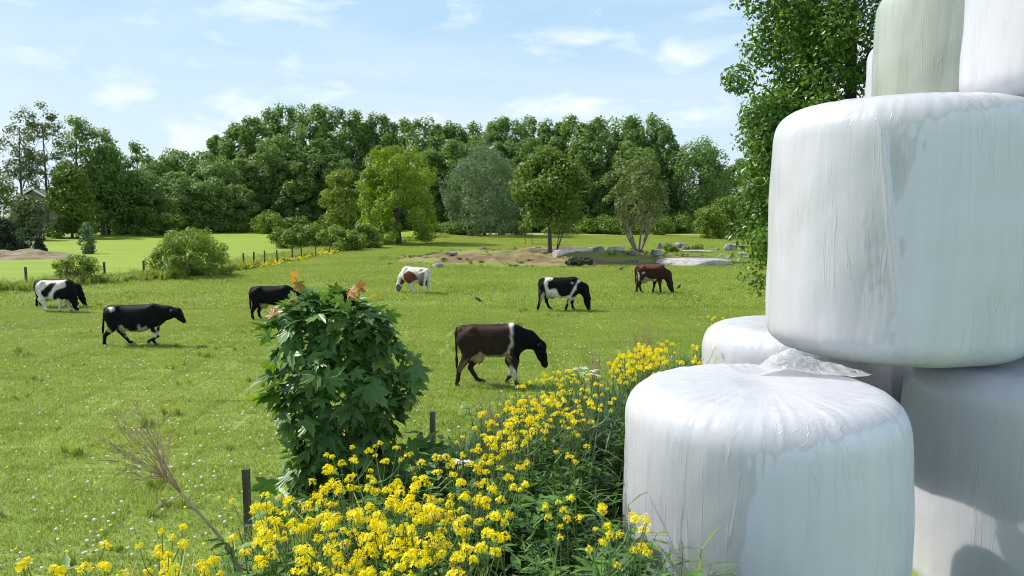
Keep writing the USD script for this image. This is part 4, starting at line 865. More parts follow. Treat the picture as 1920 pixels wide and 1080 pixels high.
cow('dark red-brown cow grazing near the bedrock, farthest on the right', Ff, (600, 895), 290, 950, 202,
    [('h', 1, [(350, 560), (318, 690), (300, 820), (300, 903)]), ('h', -1, [(400, 580), (365, 700), (400, 820), (438, 900)]),
     ('f', 1, [(850, 620), (862, 740), (872, 840), (882, 898)]), ('f', -1, [(730, 620), (715, 720), (692, 810), (690, 872)])],
    [(1020, 440)], (1100, 650), (1165, 872), [(290, 270), (268, 350), (272, 500), (270, 640)], (.036, .016, .013),
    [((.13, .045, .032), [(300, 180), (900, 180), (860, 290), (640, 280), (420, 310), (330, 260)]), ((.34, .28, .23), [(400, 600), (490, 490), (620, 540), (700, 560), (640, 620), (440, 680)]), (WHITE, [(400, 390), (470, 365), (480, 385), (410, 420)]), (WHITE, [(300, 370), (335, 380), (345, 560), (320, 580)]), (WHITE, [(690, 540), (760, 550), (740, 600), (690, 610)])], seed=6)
Gg = (50, 510, 12.0)
cow('black cow grazing behind the black and white one at far left', Gg, (640, 800), 205, 1010, 155,
    [('h', 1, [(290, 570), (225, 640), (225, 730), (238, 800)]), ('h', -1, [(330, 580), (290, 650), (300, 730), (310, 790)]),
     ('f', 1, [(900, 580), (900, 670), (900, 740), (905, 800)]), ('f', -1, [(950, 580), (960, 670), (960, 730), (970, 790)])],
    [(1130, 370)], (1235, 530), (1335, 765), [(205, 210), (190, 260), (200, 400), (215, 520)], BLACK, [(WHITE, [(1290, 740), (1350, 740), (1350, 800), (1290, 800)])], seed=7)
cow('black and white cow with a black neck, grazing at far left', Gg, (600, 895), 235, 1020, 178,
    [('h', 1, [(360, 620), (400, 730), (430, 830), (440, 895)]), ('h', -1, [(320, 620), (370, 720), (390, 800), (400, 870)]),
     ('f', 1, [(760, 620), (745, 740), (735, 840), (735, 900)]), ('f', -1, [(900, 680), (940, 760), (970, 830), (1000, 880)])],
    [(1020, 470)], (1075, 640), (1145, 880), [(240, 230), (250, 320), (290, 500), (335, 690)], WHITE,
    [(BLACK, [(150, 100), (350, 100), (300, 250), (300, 420), (340, 640), (300, 700), (200, 500)]), (BLACK, [(480, 560), (440, 480), (430, 400), (490, 360), (610, 240), (740, 240), (680, 400), (560, 540)]),
     (BLACK, [(690, 540), (760, 400), (960, 320), (880, 100), (1300, 100), (1400, 900), (1050, 860), (1000, 680), (780, 570), (740, 620), (690, 600)]), (BLACK, [(720, 690), (780, 660), (780, 930), (700, 930)]), (WHITE, [(1150, 690), (1250, 690), (1240, 930), (1190, 930)]), ((.12, .09, .07), [(400, 700), (470, 700), (470, 900), (400, 900)])], yaw=-.12, seed=8, belly=.06)

# small black birds on the grass
def bird(px, py, label, yaw, seed):
    p = at_z(px, py, gz_at(*at_z(px, py)[:2])); t = thing('bird', label, 'bird', p, yaw); sc = 1.25
    b = trimesh.creation.icosphere(3, 1.0); v = np.array(b.vertices)
    tpr = 1 - .45 * np.clip(-v[:, 0], 0, 1) ** 1.5
    v = v * [.105, .052, .056]; v[:, 1] *= tpr; v[:, 2] *= tpr; v[:, 2] += .11 + v[:, 0] * .35
    hd = trimesh.creation.icosphere(2, .036); hd.apply_translation((.115, 0, .178))
    tailm = beam((-.08, 0, .085), (-.20, 0, .05), .05, .012); nk = tube([(.05, 0, .14), (.11, 0, .175)], [.045, .032], 9)
    part('body', join([(v * sc, b.faces), (np.array(hd.vertices) * sc, hd.faces), (tailm[0] * sc, tailm[1]), (nk[0] * sc, nk[1])]), M['bird'], t, 50)
    part('beak', tube(np.array([(.145, 0, .178), (.185, 0, .17)]) * sc, [.010, .002], 6), M['beak'], t)
    for s in (-1, 1): part('leg', tube(np.array([(.0, s * .02, .08), (.012, s * .022, .04), (.0, s * .022, 0)]) * sc, .005, 5), M['beak'], t)
bird(1272, 543, 'small black bird in front of the red-brown cow', .7, 1)
bird(898, 568, 'small black bird alone in the middle of the pasture', 2.6, 2)
bird(1164, 508, 'small black bird between the grazing cows and the knoll', .3, 3)
#PLANTS#
# ------------------------------------------------------------------ the maple bush
def maple_leaf():
    half = [(0, 1.0), (9, .74), (15, .78), (20, .58), (27, .46), (36, .66), (42, .64), (51, .95), (58, .68), (66, .66), (74, .42), (84, .36), (95, .50), (107, .64), (118, .44), (140, .30), (165, .16)]
    o = [(math.radians(a), r) for a, r in half] + [(math.radians(-a), r) for a, r in half[:0:-1]]
    v = [(0, 0, 0)] + [(r * math.sin(a), r * math.cos(a), 0) for a, r in o]
    v = np.array(v); a = np.arctan2(v[:, 0], v[:, 1]); r = np.hypot(v[:, 0], v[:, 1])
    v[:, 2] = -.20 * r ** 2 + .07 * r * np.cos(a * 3.5)
    n = len(o); return v, np.array([(0, 1 + (k + 1) % n, 1 + k) for k in range(n)])
LV, LF = maple_leaf()
LF = np.vstack([LF])
def orient(v, tip, nrm, size, pos):
    y = unit(tip); z = unit(nrm - y * (nrm @ y)); x = np.cross(y, z)
    return v @ np.stack([x, y, z]) * size + pos
def maple():
    rg = np.random.default_rng(12)
    Y = 4.4; mpx = Y / F
    B = at_y(640, 950, Y); g = gz_at(B[0], Y); base_ = np.array([B[0], Y, g])
    t = thing('maple_bush', 'young maple bush with large dark leaves and reddish shoot tips', 'bush', base_)
    rows = np.array([(548, 612, 30), (562, 614, 74), (580, 618, 106), (600, 620, 128), (650, 632, 146), (700, 644, 154), (740, 642, 140), (790, 636, 116), (840, 636, 106), (880, 644, 112), (930, 622, 120), (975, 620, 110)], float)
    zr = np.array([at_y(640, r[0], Y)[2] for r in rows])[::-1]; cx_ = ((rows[:, 1] - 960) * mpx)[::-1]; hw = (rows[:, 2] * mpx * .93)[::-1]
    z0, z1 = zr[0], zr[-1]
    # stems
    pcs = []
    for k in range(6):
        a = k * 1.05 + .3; top = np.array([np.interp(z1 - .15 - .05 * k, zr, cx_) + .22 * math.cos(a), Y + .22 * math.sin(a), z1 - .12 - .06 * k]); pcs.append(tube(bezier(base_ + [.04 * math.cos(a), .04 * math.sin(a), -.1], base_ + [.16 * math.cos(a), .16 * math.sin(a), .7], top, 9) - base_, np.linspace(.014, .004, 9), 6))
    part('stem', join(pcs), M['bark'], t, True)
    def leaf_at(front, shellr, size=None):
        z = z0 + (z1 - z0) * rg.random() ** .9; a = (rg.uniform(-math.pi, 0) if front else rg.uniform(0, 2 * math.pi))
        hw_ = np.interp(z, zr, hw); c_ = np.interp(z, zr, cx_); bump_ = 1 + .09 * math.sin(a * 4 + z * 7) + .09 * math.sin(z * 15 + a * 3)
        d = np.array([math.cos(a), math.sin(a), 0]); p = np.array([c_, Y, z]) + d * [hw_, hw_ * .9, 0] * shellr * bump_ * .93
        topness = ss(z1 - .45, z1, z)
        nrm = unit(d * (1 - .6 * topness) + np.array([0, 0, .85 + .8 * topness]) + rg.normal(size=3) * .34)
        tip = unit(d * .85 + np.array([0, 0, -.50 + .45 * topness]) + rg.normal(size=3) * .45)
        return p, tip, nrm, (size or rg.uniform(.075, .128))
    inner = []; tin = []
    for k in range(620):
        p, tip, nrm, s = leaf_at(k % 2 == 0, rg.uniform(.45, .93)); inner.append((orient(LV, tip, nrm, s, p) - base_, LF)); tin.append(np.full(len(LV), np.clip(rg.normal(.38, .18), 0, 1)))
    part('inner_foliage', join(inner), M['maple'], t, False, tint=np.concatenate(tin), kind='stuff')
    n = 0
    for k in range(258):
        p, tip, nrm, s = leaf_at(k % 5 != 0, rg.uniform(.92, 1.06)); col = 'maple'
        if p[0] < np.interp(p[2], zr, cx_) - .72 * np.interp(p[2], zr, hw) and rg.random() < .38: col = 'maple_lime'
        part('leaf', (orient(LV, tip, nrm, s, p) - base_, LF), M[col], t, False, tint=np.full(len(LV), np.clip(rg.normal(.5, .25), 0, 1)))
    # low branch to the right and stray leaves low on the left
    for (px, py, s) in [(770, 835, .10), (790, 845, .11), (805, 838, .09), (822, 838, .08), (755, 850, .12), (735, 842, .12), (788, 828, .08), (500, 905, .12), (510, 940, .12), (522, 965, .12), (545, 890, .12), (530, 925, .12), (495, 960, .10), (780, 690, .12), (775, 715, .11)]:
        p = at_y(px, py, Y - .15 + rg.uniform(-.1, .1)); part('leaf', (orient(LV, unit(np.array([np.sign(px - 640) * .8, -.3, -.3]) + rg.normal(size=3) * .3), unit(np.array([0, -.5, 1.0]) + rg.normal(size=3) * .3), s, p) - base_, LF), M['maple'], t, False, tint=np.full(len(LV), rg.uniform(.3, .9)))
    for (px, py, s, c) in [(552, 520, .07, 'maple_red'), (560, 532, .06, 'maple_red'), (548, 560, .06, 'maple_red'), (606, 552, .06, 'maple_lime'), (655, 548, .075, 'maple_red'), (672, 540, .07, 'maple_red'), (695, 556, .07, 'maple_red'), (662, 560, .06, 'maple_red'), (640, 562, .07, 'maple_lime'), (512, 590, .07, 'maple_red'), (502, 628, .085, 'maple_lime'), (498, 655, .08, 'maple_lime'), (508, 684, .08, 'maple_lime'), (730, 590, .08, 'maple_lime'), (604, 574, .07, 'maple_lime'), (556, 612, .08, 'maple_lime')]:
        p = at_y(px, py, Y - rg.uniform(.05, .3)); part('leaf', (orient(LV, unit(rg.normal(size=3) * .6 + np.array([np.sign(px - 610) * .5, -.2, .1])), unit(np.array([0, -.6, .9]) + rg.normal(size=3) * .4), s, p) - base_, LF), M[c], t, False, tint=np.full(len(LV), rg.random()), label='young orange-red leaf at a shoot tip' if c == 'maple_red' else 'fresh lime green leaf')
    for (px, py) in [(553, 520), (675, 540), (540, 555)]:
        a, b = at_y(px + (610 - px) * .35, py + 70, Y - .1), at_y(px, py, Y - .2); part('shoot', tube(bezier(a, (a + b) / 2 + [.02, 0, .02], b, 6) - base_, np.linspace(.004, .002, 6), 5), M['stem'], t, True)
maple()

# ------------------------------------------------------------------ yellow flowering plants on the bank
def blade(p, tip, nrm, ln, w, bend=.25, seg=3):
    """A leaf as a folded strip from p along tip."""
    y = unit(tip); z = unit(nrm - y * (nrm @ y)); x = np.cross(y, z); v = []
    for k in range(seg + 1):
        s = k / seg; ww = w * math.sin(math.pi * min(.96, .12 + .84 * s)) ** .8; c = p + y * ln * s - z * bend * ln * s * s
        v += [c - x * ww / 2, c - z * ww * .12, c + x * ww / 2]
    f = []
    for k in range(seg):
        a = k * 3
        for j in (0, 1): f += [(a + j, a + j + 1, a + j + 4), (a + j, a + j + 4, a + j + 3)]
    return np.array(v), np.array(f)
def floret(p, nrm, s):
    z = unit(nrm); x = unit(np.cross(z, [.3, .5, .81])); y = np.cross(z, x); v, f = [], []
    for k in range(4):
        a = k * math.pi / 2; d = x * math.cos(a) + y * math.sin(a); e = np.cross(z, d); n = len(v)
        v += [p, p + d * s * .55 - e * s * .34 + z * s * .12, p + d * s + z * s * .02, p + d * s * .55 + e * s * .34 + z * s * .12]; f += [(n, n + 1, n + 2), (n, n + 2, n + 3)]
    return np.array(v), np.array(f)
def flower_head(rg, c, ax, size):
    out = []
    n = int(rg.integers(17, 30)); tl = rg.normal(size=3) * .35; el = rg.uniform(.6, 1.25)
    for k in range(n):
        q = (k + .5) / n; ph = k * 2.4 + rg.random() * .9; th = math.acos(1 - 1.45 * q); d = np.array([math.sin(th) * math.cos(ph), math.sin(th) * math.sin(ph), math.cos(th)]) * rg.uniform(.7, 1.12)
        out.append(floret(c + d * size * [1, 1, el] + rg.normal(size=3) * size * .12, unit(d + tl + rg.normal(size=3) * .45 + np.array([0, 0, .35])), size * rg.uniform(.34, .52)))
    return join(out)
def cress(name, label, loc, seed, heads, group, Hh=.8):
    rg = np.random.default_rng(seed); t = thing(name, label, 'flower', loc, 0, (1, 1, 1), group)
    main = bezier((0, 0, -.04), (rg.normal() * .04, rg.normal() * .04, Hh * .5), (rg.normal() * .09, rg.normal() * .09, Hh * .93), 10); st = [tube(main, np.linspace(.0055, .0022, 10), 5)]
    tips = [main[-1]]
    for k in range(heads - 1):
        i = int(rg.integers(4, 9)); a = rg.random() * 6.28; r = rg.uniform(.03, .17); e = np.array([main[i][0] + r * math.cos(a), main[i][1] + r * math.sin(a), min(Hh, main[i][2] + rg.uniform(.14, .34))]); e[2] = max(e[2], Hh * rg.uniform(.80, .99))
        st.append(tube(bezier(main[i], (main[i] + e) / 2 + [0.03 * math.cos(a), .03 * math.sin(a), -.03], e, 6), np.linspace(.0028, .0014, 6), 4)); tips.append(e)
    part('stem', join(st), M['stem'], t, True)
    for e in tips:
        v, f = flower_head(rg, e, (0, 0, 1), rg.uniform(.010, .019)); part('flower_head', (v, f), M['petal'], t, False, tint=np.clip(rg.normal(.5, .2, len(v) // 4), 0, 1).repeat(4))
    for k in range(13):
        i = int(rg.integers(1, 9)); a = rg.random() * 6.28; ln = rg.uniform(.06, .13) * (1.25 - i * .08)
        v, f = blade(main[i], np.array([math.cos(a), math.sin(a), .45]), np.array([-.3 * math.cos(a), -.3 * math.sin(a), 1.0]), ln, ln * .34, .35)
        part('leaf', (v, f), M['cress'], t, True, tint=np.full(len(v), rg.random()))
    return t
rg = np.random.default_rng(31)
ZT = 2.77
def in_poly(poly, n, rg):
    poly = np.array(poly, float); out = []
    while len(out) < n:
        q = rg.uniform(poly.min(0), poly.max(0)); 
        if inside(np.array([q[0]]), np.array([q[1]]), poly)[0]: out.append(q)
    return out
patches_ = [('near', [(500, 885), (640, 850), (830, 843), (890, 865), (905, 960), (880, 1075), (650, 1110), (450, 1095), (455, 1015), (490, 930)], 40, 'dense yellow flowers in front of the maple bush', 'yellow flowering plant in the dense clump before the maple bush'),
            ('mid', [(890, 838), (960, 765), (1010, 715), (1120, 690), (1128, 790), (1010, 780), (940, 830)], 30, 'yellow flowers between the brown cow and the front bale', 'yellow flowering plant in the clump below the dark brown cow'),
            ('sparse', [(910, 860), (1030, 800), (1165, 790), (1180, 1000), (1040, 960), (900, 1000)], 10, 'scattered yellow flowers among weeds by the front bale', 'slender yellow flowering plant among the green weeds beside the front bale'),
            ('line', [(1130, 705), (1180, 668), (1250, 640), (1262, 655), (1180, 690)], 13, 'yellow flowers along the crest of the bank', 'yellow flowering plant in the line along the crest of the bank'),
            ('back', [(1288, 640), (1318, 618), (1345, 596), (1395, 586), (1340, 615), (1312, 692), (1290, 690)], 10, 'yellow flowers beside the low bale behind', 'yellow flowering plant beside the low bale behind'),
            ('corner', [(25, 1072), (120, 1055), (200, 1030), (290, 1036), (300, 1078), (30, 1090)], 6, 'yellow flowers at the lower left corner', 'yellow flowering plant at the lower left corner of the view')]
protos = {}
for key, poly, n, grp, lab in patches_:
    few = key in ('sparse',)
    for k, (px, py) in enumerate(in_poly(poly, n, rg)):
        zt = ZT + rg.uniform(-.10, .05); p = at_z(px, py, zt); g = gz_at(p[0], p[1])
        if any(math.hypot(p[0] - bx, p[1] - by) < br + .22 for bx, by, br, bz in BALES[:4]): continue
        sc = (zt - g) / .8
        done = protos.setdefault(key, [])
        if len(done) < 3: done.append(cress('yellow_flower_plant', lab, p * [1, 1, 0] + [0, 0, g], 300 + 7 * len(protos) + len(done), 5 if few else 11 - len(done), grp, .8)); place(protos[key][-1], (p[0], p[1], g), rg.random() * 6, (1, 1, sc))
        else: copy(protos[key][k % 3], 'yellow_flower_plant', lab, (p[0], p[1], g), rg.random() * 6.28, (rg.uniform(.9, 1.1),) * 2 + (sc,), grp)

# ------------------------------------------------------------------ weeds, grass and small flowers
def blades_mesh(rg, n, spread, h0, h1, w, seg=2, lean=.5, clump=0):
    """Grass blades over a square of side spread."""
    p = rg.uniform(-spread / 2, spread / 2, (n, 2))
    if clump: c = rg.uniform(-spread / 2, spread / 2, (clump, 2)); p = c[rg.integers(0, clump, n)] + rg.normal(size=(n, 2)) * spread * .045
    a = rg.random(n) * 6.283; h = rg.uniform(h0, h1, n); ln = h * lean * rg.random(n); wd = w * rg.uniform(.6, 1.3, n)
    d = np.stack([np.cos(a), np.sin(a)], 1); s = np.stack([-np.sin(a), np.cos(a)], 1) * wd[:, None] / 2
    z = np.zeros(n); v = [np.c_[p - s, z - .01], np.c_[p + s, z - .01]]
    m = p + d * (ln * .3)[:, None]; v += [np.c_[m - s * .8, h * .6], np.c_[m + s * .8, h * .6], np.c_[p + d * ln[:, None], h]]
    v = np.stack(v, 1).reshape(-1, 3); k = np.arange(n)[:, None] * 5
    f = np.vstack([k + [0, 1, 3], k + [0, 3, 2], k + [2, 3, 4]])
    return v, f, np.repeat(np.clip(rg.normal(.5, .24, n), 0, 1), 5)
def normal_tilt(x, y):
    e = .3; dx = (height(x + e, y) - height(x - e, y)) / (2 * e); dy = (height(x, y + e) - height(x, y - e)) / (2 * e)
    return np.stack([np.arctan(dy), -np.arctan(dx)], -1)
def fence_x(y): return np.interp(y, FENCE[:, 1], FENCE[:, 0])
def seen(x, y, margin): return np.abs(x) < y * (960 / F) + margin
def open_turf(x, y):
    kn = np.hypot((x - KC[0]) / KR[0], (y - KC[1]) / KR[1]) > .80
    return kn & (x > fence_x(y) - 1.2)
rg = np.random.default_rng(5)
near_p = [blades_mesh(rg, 1500, 1.08, .025, .085, .0085, lean=1.6) for _ in range(5)]
nx_, ny_ = np.meshgrid(np.arange(-24, 24), np.arange(2, 31), indexing='ij'); q = np.stack([nx_.ravel(), ny_.ravel()], 1) + rg.uniform(-.12, .12, (nx_.size, 2)) + .5
q = q[seen(q[:, 0], q[:, 1], 4) & (edge_dist(q[:, 0], q[:, 1]) > -1.2)]
instancer('/World/pasture_grass', [m[:2] for m in near_p], [M['grass']], np.c_[q, height(q[:, 0], q[:, 1])], rg.integers(0, 5, len(q)), rg.integers(0, 4, len(q)) * math.pi / 2, np.c_[np.full((len(q), 2), 1.0), rg.uniform(.8, 1.25, len(q))],
          'short green pasture grass in the foreground', 'grass', [m[2] for m in near_p], normal_tilt(q[:, 0], q[:, 1]))
far_p = [blades_mesh(rg, 2200, 3.2, .04, .14, .026, lean=1.4) for _ in range(4)]
nx_, ny_ = np.meshgrid(np.arange(-26, 30), np.arange(10, 41), indexing='ij'); q = (np.stack([nx_.ravel(), ny_.ravel()], 1) + .5) * 3.0
q = q[seen(q[:, 0], q[:, 1], 9) & open_turf(q[:, 0], q[:, 1])]
instancer('/World/pasture_grass_001', [m[:2] for m in far_p], [M['grass']], np.c_[q, height(q[:, 0], q[:, 1])], rg.integers(0, 4, len(q)), rg.integers(0, 4, len(q)) * math.pi / 2, np.c_[np.full((len(q), 2), 1.0), rg.uniform(.7, 1.3, len(q))],
          'short green pasture grass farther out around the cows', 'grass', [m[2] for m in far_p], normal_tilt(q[:, 0], q[:, 1]))
# taller tufts and docks dotted over the pasture and along the fences
tuft_p = [blades_mesh(rg, 130, .5, .10, .26, .010, lean=1.1, clump=3) for _ in range(4)]
def scatter(n, y0, y1, rg, power=1.0):
    y = y0 + (y1 - y0) * rg.random(n * 3) ** power; x = rg.uniform(-1, 1, n * 3) * (y * (960 / F) + .5); ok = open_turf(x, y) & (edge_dist(x, y) > 1.0); return x[ok][:n], y[ok][:n]
x, y = scatter(220, 6, 75, rg, 1.3)
c = meshkit.noise(np.stack([x * .18, y * .18, 0 * x], -1), 4) > .45; x, y = x[c], y[c]
fy_ = rg.uniform(33, 120, 700); fx_ = fence_x(fy_) + rg.normal(0, .7, 700) - .5; x, y = np.r_[x, fx_], np.r_[y, fy_]
instancer('/World/grass_tufts', [m[:2] for m in tuft_p], [M['grass']], np.c_[x, y, height(x, y)], rg.integers(0, 4, len(x)), rg.random(len(x)) * 6.28, np.where(np.arange(len(x)) >= len(x) - 700, rg.uniform(1.6, 3.2, len(x)), rg.uniform(.5, 1.2, len(x))), 'taller grass tufts in the pasture and along the far fence', 'grass', [m[2] for m in tuft_p])
kn = KC + rg.uniform(-1, 1, (170, 2)) * KR * 1.05; rr_ = np.hypot(*((kn - KC) / KR).T); kn = kn[(rr_ < 1.08) & (rr_ > .3)]
instancer('/World/knoll_grass', [m[:2] for m in tuft_p], [M['grass'], M['weed']], np.c_[kn, [knoll_z(a, b) for a, b in kn]], rg.integers(0, 4, len(kn)), rg.random(len(kn)) * 6.28, np.c_[np.repeat(rg.uniform(1.2, 3.4, (len(kn), 1)), 2, 1), rg.uniform(.4, 1.3, len(kn))], 'weedy grass tufts on the stony knoll', 'grass', [m[2] for m in tuft_p])
ball = trimesh.creation.icosphere(1, 1.0); bv, bf = np.array(ball.vertices), np.array(ball.faces)
x, y = scatter(4200, 7.5, 62, rg, 1.25); c = meshkit.fbm(np.stack([x * .25, y * .25, 0 * x], -1), 3, 8) + rg.normal(0, .12, len(x)) > .47; x, y = x[c], y[c]
instancer('/World/white_flower_heads', [(bv * [.021, .021, .016], bf)], [M['white_petal']], np.c_[x, y, height(x, y) + rg.uniform(.07, .13, len(x))], np.zeros(len(x)), rg.random(len(x)), rg.uniform(.5, 1.2, len(x)), 'small white flower heads dotted over the pasture', 'flowers', [np.full(len(bv), .5)], smooth=True)
x, y = scatter(800, 7.5, 55, rg, 1.2)
instancer('/World/yellow_flower_heads', [(bv * [.020, .020, .010], bf)], [M['petal']], np.c_[x, y, height(x, y) + rg.uniform(.06, .11, len(x))], np.zeros(len(x)), rg.random(len(x)), rg.uniform(.6, 1.1, len(x)), 'small yellow flower heads dotted over the pasture', 'flowers', [np.full(len(bv), .5)], smooth=True)
# yellow flowers in the grass along the far fence
fy_ = rg.uniform(52, 85, 420); fx_ = fence_x(fy_) + np.abs(rg.normal(0, .8, 420)) + .2
instancer('/World/fence_flowers', [(bv * [.09, .09, .05], bf)], [M['petal']], np.c_[fx_, fy_, height(fx_, fy_) + rg.uniform(.08, .3, 420)], np.zeros(420), rg.random(420), rg.uniform(.5, 1.2, 420), 'yellow flowers in the grass along the far fence', 'flowers', [np.full(len(bv), .5)], smooth=True)
def weed(rg, kind):
    out, ti = [], []
    for s in range({'feather': 5, 'broad': 4, 'tall': 4}[kind]):
        a = rg.random() * 6.28; top = np.array([.12 * math.cos(a) * rg.random() * 1.6, .12 * math.sin(a) * rg.random() * 1.6, rg.uniform(.38, .60)]); b = bezier((.04 * math.cos(a), .04 * math.sin(a), -.03), (.05 * math.cos(a), .05 * math.sin(a), .25), top, 16)
        out.append(tube(b, np.linspace(.004, .0015, 16), 4)); ti.append(np.full(len(out[-1][0]), .6))
        for k in range({'feather': 70, 'broad': 26, 'tall': 22}[kind]):
            i = int(rg.integers(2, 16)); ph = rg.random() * 6.28
            if kind == 'feather': ln = rg.uniform(.025, .07); w = ln * .16
            elif kind == 'broad': ln = rg.uniform(.05, .11); w = ln * .42
            else: ln = rg.uniform(.10, .20); w = .009
            o = blade(b[i], np.array([math.cos(ph), math.sin(ph), rg.uniform(.1, .9)]), np.array([-.4 * math.cos(ph), -.4 * math.sin(ph), 1.0]), ln, w, .3, 2); out.append(o); ti.append(np.full(len(o[0]), np.clip(rg.normal(.3 + .4 * i / 15, .2), 0, 1)))
    return (*join(out), np.concatenate(ti))
wp = [weed(rg, k) for k in ('feather', 'broad', 'feather', 'tall', 'broad', 'feather')]
def bank_points(n, s0, s1, y0, y1, x0, x1, rg):
    x, y = rg.uniform(x0, x1, n * 12), y0 + (y1 - y0) * rg.random(n * 12) ** 1.2; s = edge_dist(x, y); ok = (s > s0) & (s < s1) & seen(x, y, .6) & (np.hypot(x, y) > 1.75)
    for bx, by, br, bz in BALES[:4]: ok &= np.hypot(x - bx, y - by) > br + .14
    return x[ok][:n], y[ok][:n]
x, y = bank_points(760, -1.7, .45, 1.8, 9.5, -2, 3.2, rg)
far_k = y > 4.4
idx = np.where(far_k, rg.choice([0, 2, 5], len(x)), rg.integers(0, 6, len(x)))
sc = np.where(far_k, rg.uniform(.9, 1.3, len(x)), rg.uniform(.65, 1.08, len(x))) * np.where(edge_dist(x, y) > .2, .7, 1.0)
dark_ = ss(4.0, 5.0, y)
instancer('/World/bank_weeds', [m[:2] for m in wp], [M['weed'], M['weed'], M['mugwort'], M['weed'], M['weed'], M['mugwort']], np.c_[x, y, height(x, y)], idx, rg.random(len(x)) * 6.28, sc, 'thick green weeds covering the crest of the bank', 'weeds', [m[2] for m in wp], smooth=True)
x, y = bank_points(420, .2, 2.6, 2.2, 12, -3.5, 3.2, rg)
bank_t = [blades_mesh(rg, 160, .55, .12, .38, .009, lean=1.0) for _ in range(4)]
instancer('/World/bank_grass', [m[:2] for m in bank_t], [M['weed'], M['grass']], np.c_[x, y, height(x, y)], rg.integers(0, 4, len(x)), rg.random(len(x)) * 6.28, rg.uniform(.6, 1.2, len(x)), 'rough taller grass on the slope of the bank', 'grass', [m[2] for m in bank_t], normal_tilt(x, y))
# mugwort tips standing in front of the lowest bale
for k, (px, py, Y) in enumerate([(1212, 1036, 2.35), (1268, 1048, 2.42), (1235, 1062, 2.30)]):
    p = at_y(px, py, Y); g = gz_at(p[0], p[1]); v, f, ti = weed(np.random.default_rng(90 + k), 'feather'); H0 = v[:, 2].max()
    t = thing('mugwort_plant', ('dark feathery weed rising before the lowest bale, left one', 'dark feathery weed rising before the lowest bale, right one', 'dark feathery weed rising before the lowest bale, lowest one')[k], 'weed', (p[0], p[1], g), k * 1.1, (1, 1, (p[2] - g) / H0))
    part('foliage', (v, f), M['mugwort'], t, True, tint=ti)
# last year's dead stalk leaning over the pasture
def dry_stalk():
    rg = np.random.default_rng(8); Y = 2.75
    px = [(476, 1130), (452, 1072), (425, 1022), (385, 975), (340, 925), (312, 893)]
    P_ = np.array([at_y(a, b, Y + .02 * k) for k, (a, b) in enumerate(px)]); base_ = P_[0] * [1, 1, 0] + [0, 0, gz_at(P_[0][0], P_[0][1])]; P_ = np.vstack([base_ + [0.02, 0, -.02], P_])
    t = thing('dry_stalk', 'dead brown plant stalk with feathery tip leaning left', 'dead plant', base_)
    part('stem', tube(P_ - base_, np.linspace(.008, .0045, len(P_)), 6), M['drystem'], t, True)
    tw = []
    ends = [(232, 782), (250, 800), (222, 800), (262, 780), (285, 790), (300, 800), (216, 838), (240, 850), (228, 866), (252, 885), (276, 905), (196, 828), (320, 830), (270, 830), (244, 815), (300, 940), (262, 800), (288, 850)]
    for k, (a, b) in enumerate(ends):
        s0 = P_[-1] if k < 13 else P_[-2]; e = at_y(a, b, Y + rg.uniform(-.12, .2)); c = bezier(s0, (s0 + e) / 2 + rg.normal(size=3) * .02, e, 8); tw.append(tube(c - base_, np.linspace(.0028, .0010, 8), 4))
        for q in range(15):
            i = int(rg.integers(3, 8)); d = unit(e - s0); z = c[i] + (d * .9 + rg.normal(size=3) * .45) * rg.uniform(.02, .06); tw.append(tube(np.array([c[i], (c[i] + z) / 2 + rg.normal(size=3) * .003, z]) - base_, (.0009, .0009, .0018), 3))
    part('seed_plume', join(tw), M['drystem'], t, True)
dry_stalk()
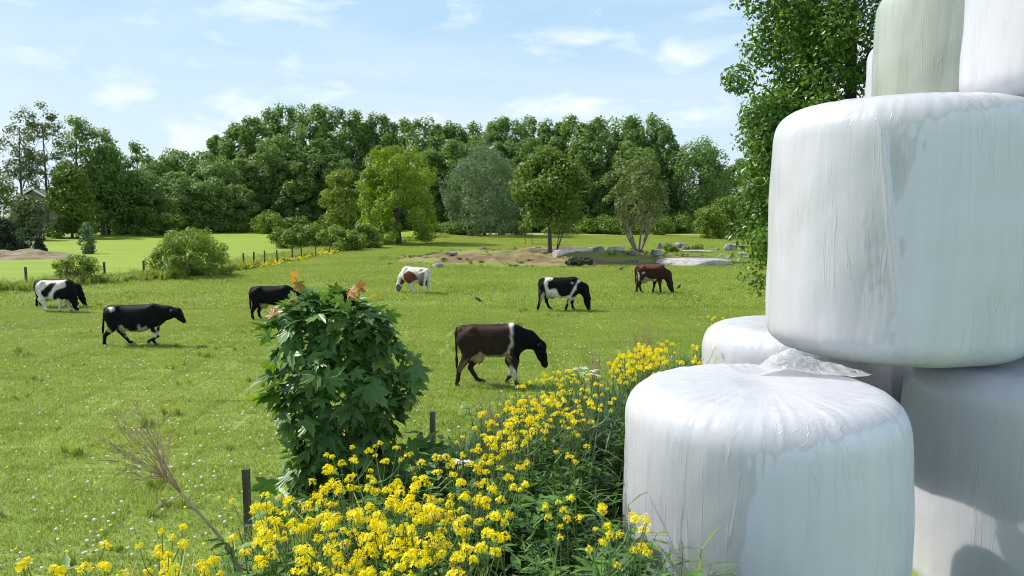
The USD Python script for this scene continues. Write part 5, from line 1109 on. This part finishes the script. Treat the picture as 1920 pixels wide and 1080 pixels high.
def dry_clump(label, px, py_top, Y, hgt, wdt, n, seed, lean=0.0):
    rg = np.random.default_rng(seed); p = at_y(px, py_top, Y); g = gz_at(p[0], Y); H = p[2] - g; t = thing('dry_grass_clump', label, 'dry grass', (p[0], Y, g)); out = []
    for k in range(n):
        a = rg.random() * 6.28; r = rg.random() * wdt; e = np.array([r * math.cos(a) + lean, r * math.sin(a) * .6, H * rg.uniform(.72, 1.02)]); c = bezier((.05 * math.cos(a), .05 * math.sin(a), 0), (e[0] * .3, e[1] * .3, H * .6), e, 6); out.append(tube(c, np.linspace(.0025, .001, 6), 3, False))
        for q in range(4): i = int(rg.integers(3, 6)); z = c[i] + rg.normal(size=3) * [.03, .03, .03] + [0, 0, .03]; out.append(tube(np.array([c[i], z]), (.0012, .0014), 3, False))
    part('stalks', join(out), M['drystem'], t, True)
dry_clump('pale dry grass clump on the crest of the bank', 1228, 598, 6.4, .8, .16, 46, 1, -.08)
dry_clump('brown dry grass clump at the left end of the middle flowers', 932, 745, 4.5, .8, .14, 34, 2, -.03)
dry_clump('small brown dry clump at the top of the flower bank', 1120, 648, 5.9, .5, .12, 20, 3)
def umbel(label, px, py, Y, seed):
    rg = np.random.default_rng(seed); p = at_y(px, py, Y); g = gz_at(p[0], Y); H = p[2] - g; t = thing('white_umbel_plant', label, 'flower', (p[0], Y, g)); st = [tube(bezier((0, 0, 0), (.02, 0, H * .5), (0, 0, H * .86), 6), np.linspace(.004, .0025, 6), 5)]; fl = []
    for k in range(7):
        a = k * .9; e = np.array([rg.uniform(.01, .055) * math.cos(a), rg.uniform(.01, .055) * math.sin(a), H * rg.uniform(.95, 1.0)]); st.append(tube([(0, 0, H * .86), e], (.002, .0012), 4))
        for q in range(22): fl.append(floret(e + np.append(rg.normal(size=2) * .009, rg.uniform(0, .006)), np.array([0, -.1, 1.0]), .0042))
    part('stem', join(st), M['stem'], t, True); v, f = join(fl); part('flower_head', (v, f), M['white_petal'], t, False, tint=np.full(len(v), .6))
umbel('white umbel flower at the right of the near yellow clump', 862, 860, 3.3, 1)
umbel('white umbel flower at the top of the middle yellow clump, left one', 1092, 690, 5.0, 2)
umbel('white umbel flower at the top of the middle yellow clump, right one', 1112, 694, 5.1, 3)

# ------------------------------------------------------------------ summer air
M['air'] = usdkit.material(stage, L + 'summer_air', {'v': ('principled_volume', dict(color=(.80, .88, 1.0), density=HAZE, anisotropy=.35))}, [], volume='v.volume')
hz_ = trimesh.creation.box((900, 900, 80)); hz_.apply_translation((0, 300, 33))
if HAZE: tag(prim('/World/haze', hz_, M['air']), 'thin summer haze in the distance', 'haze', kind='stuff')
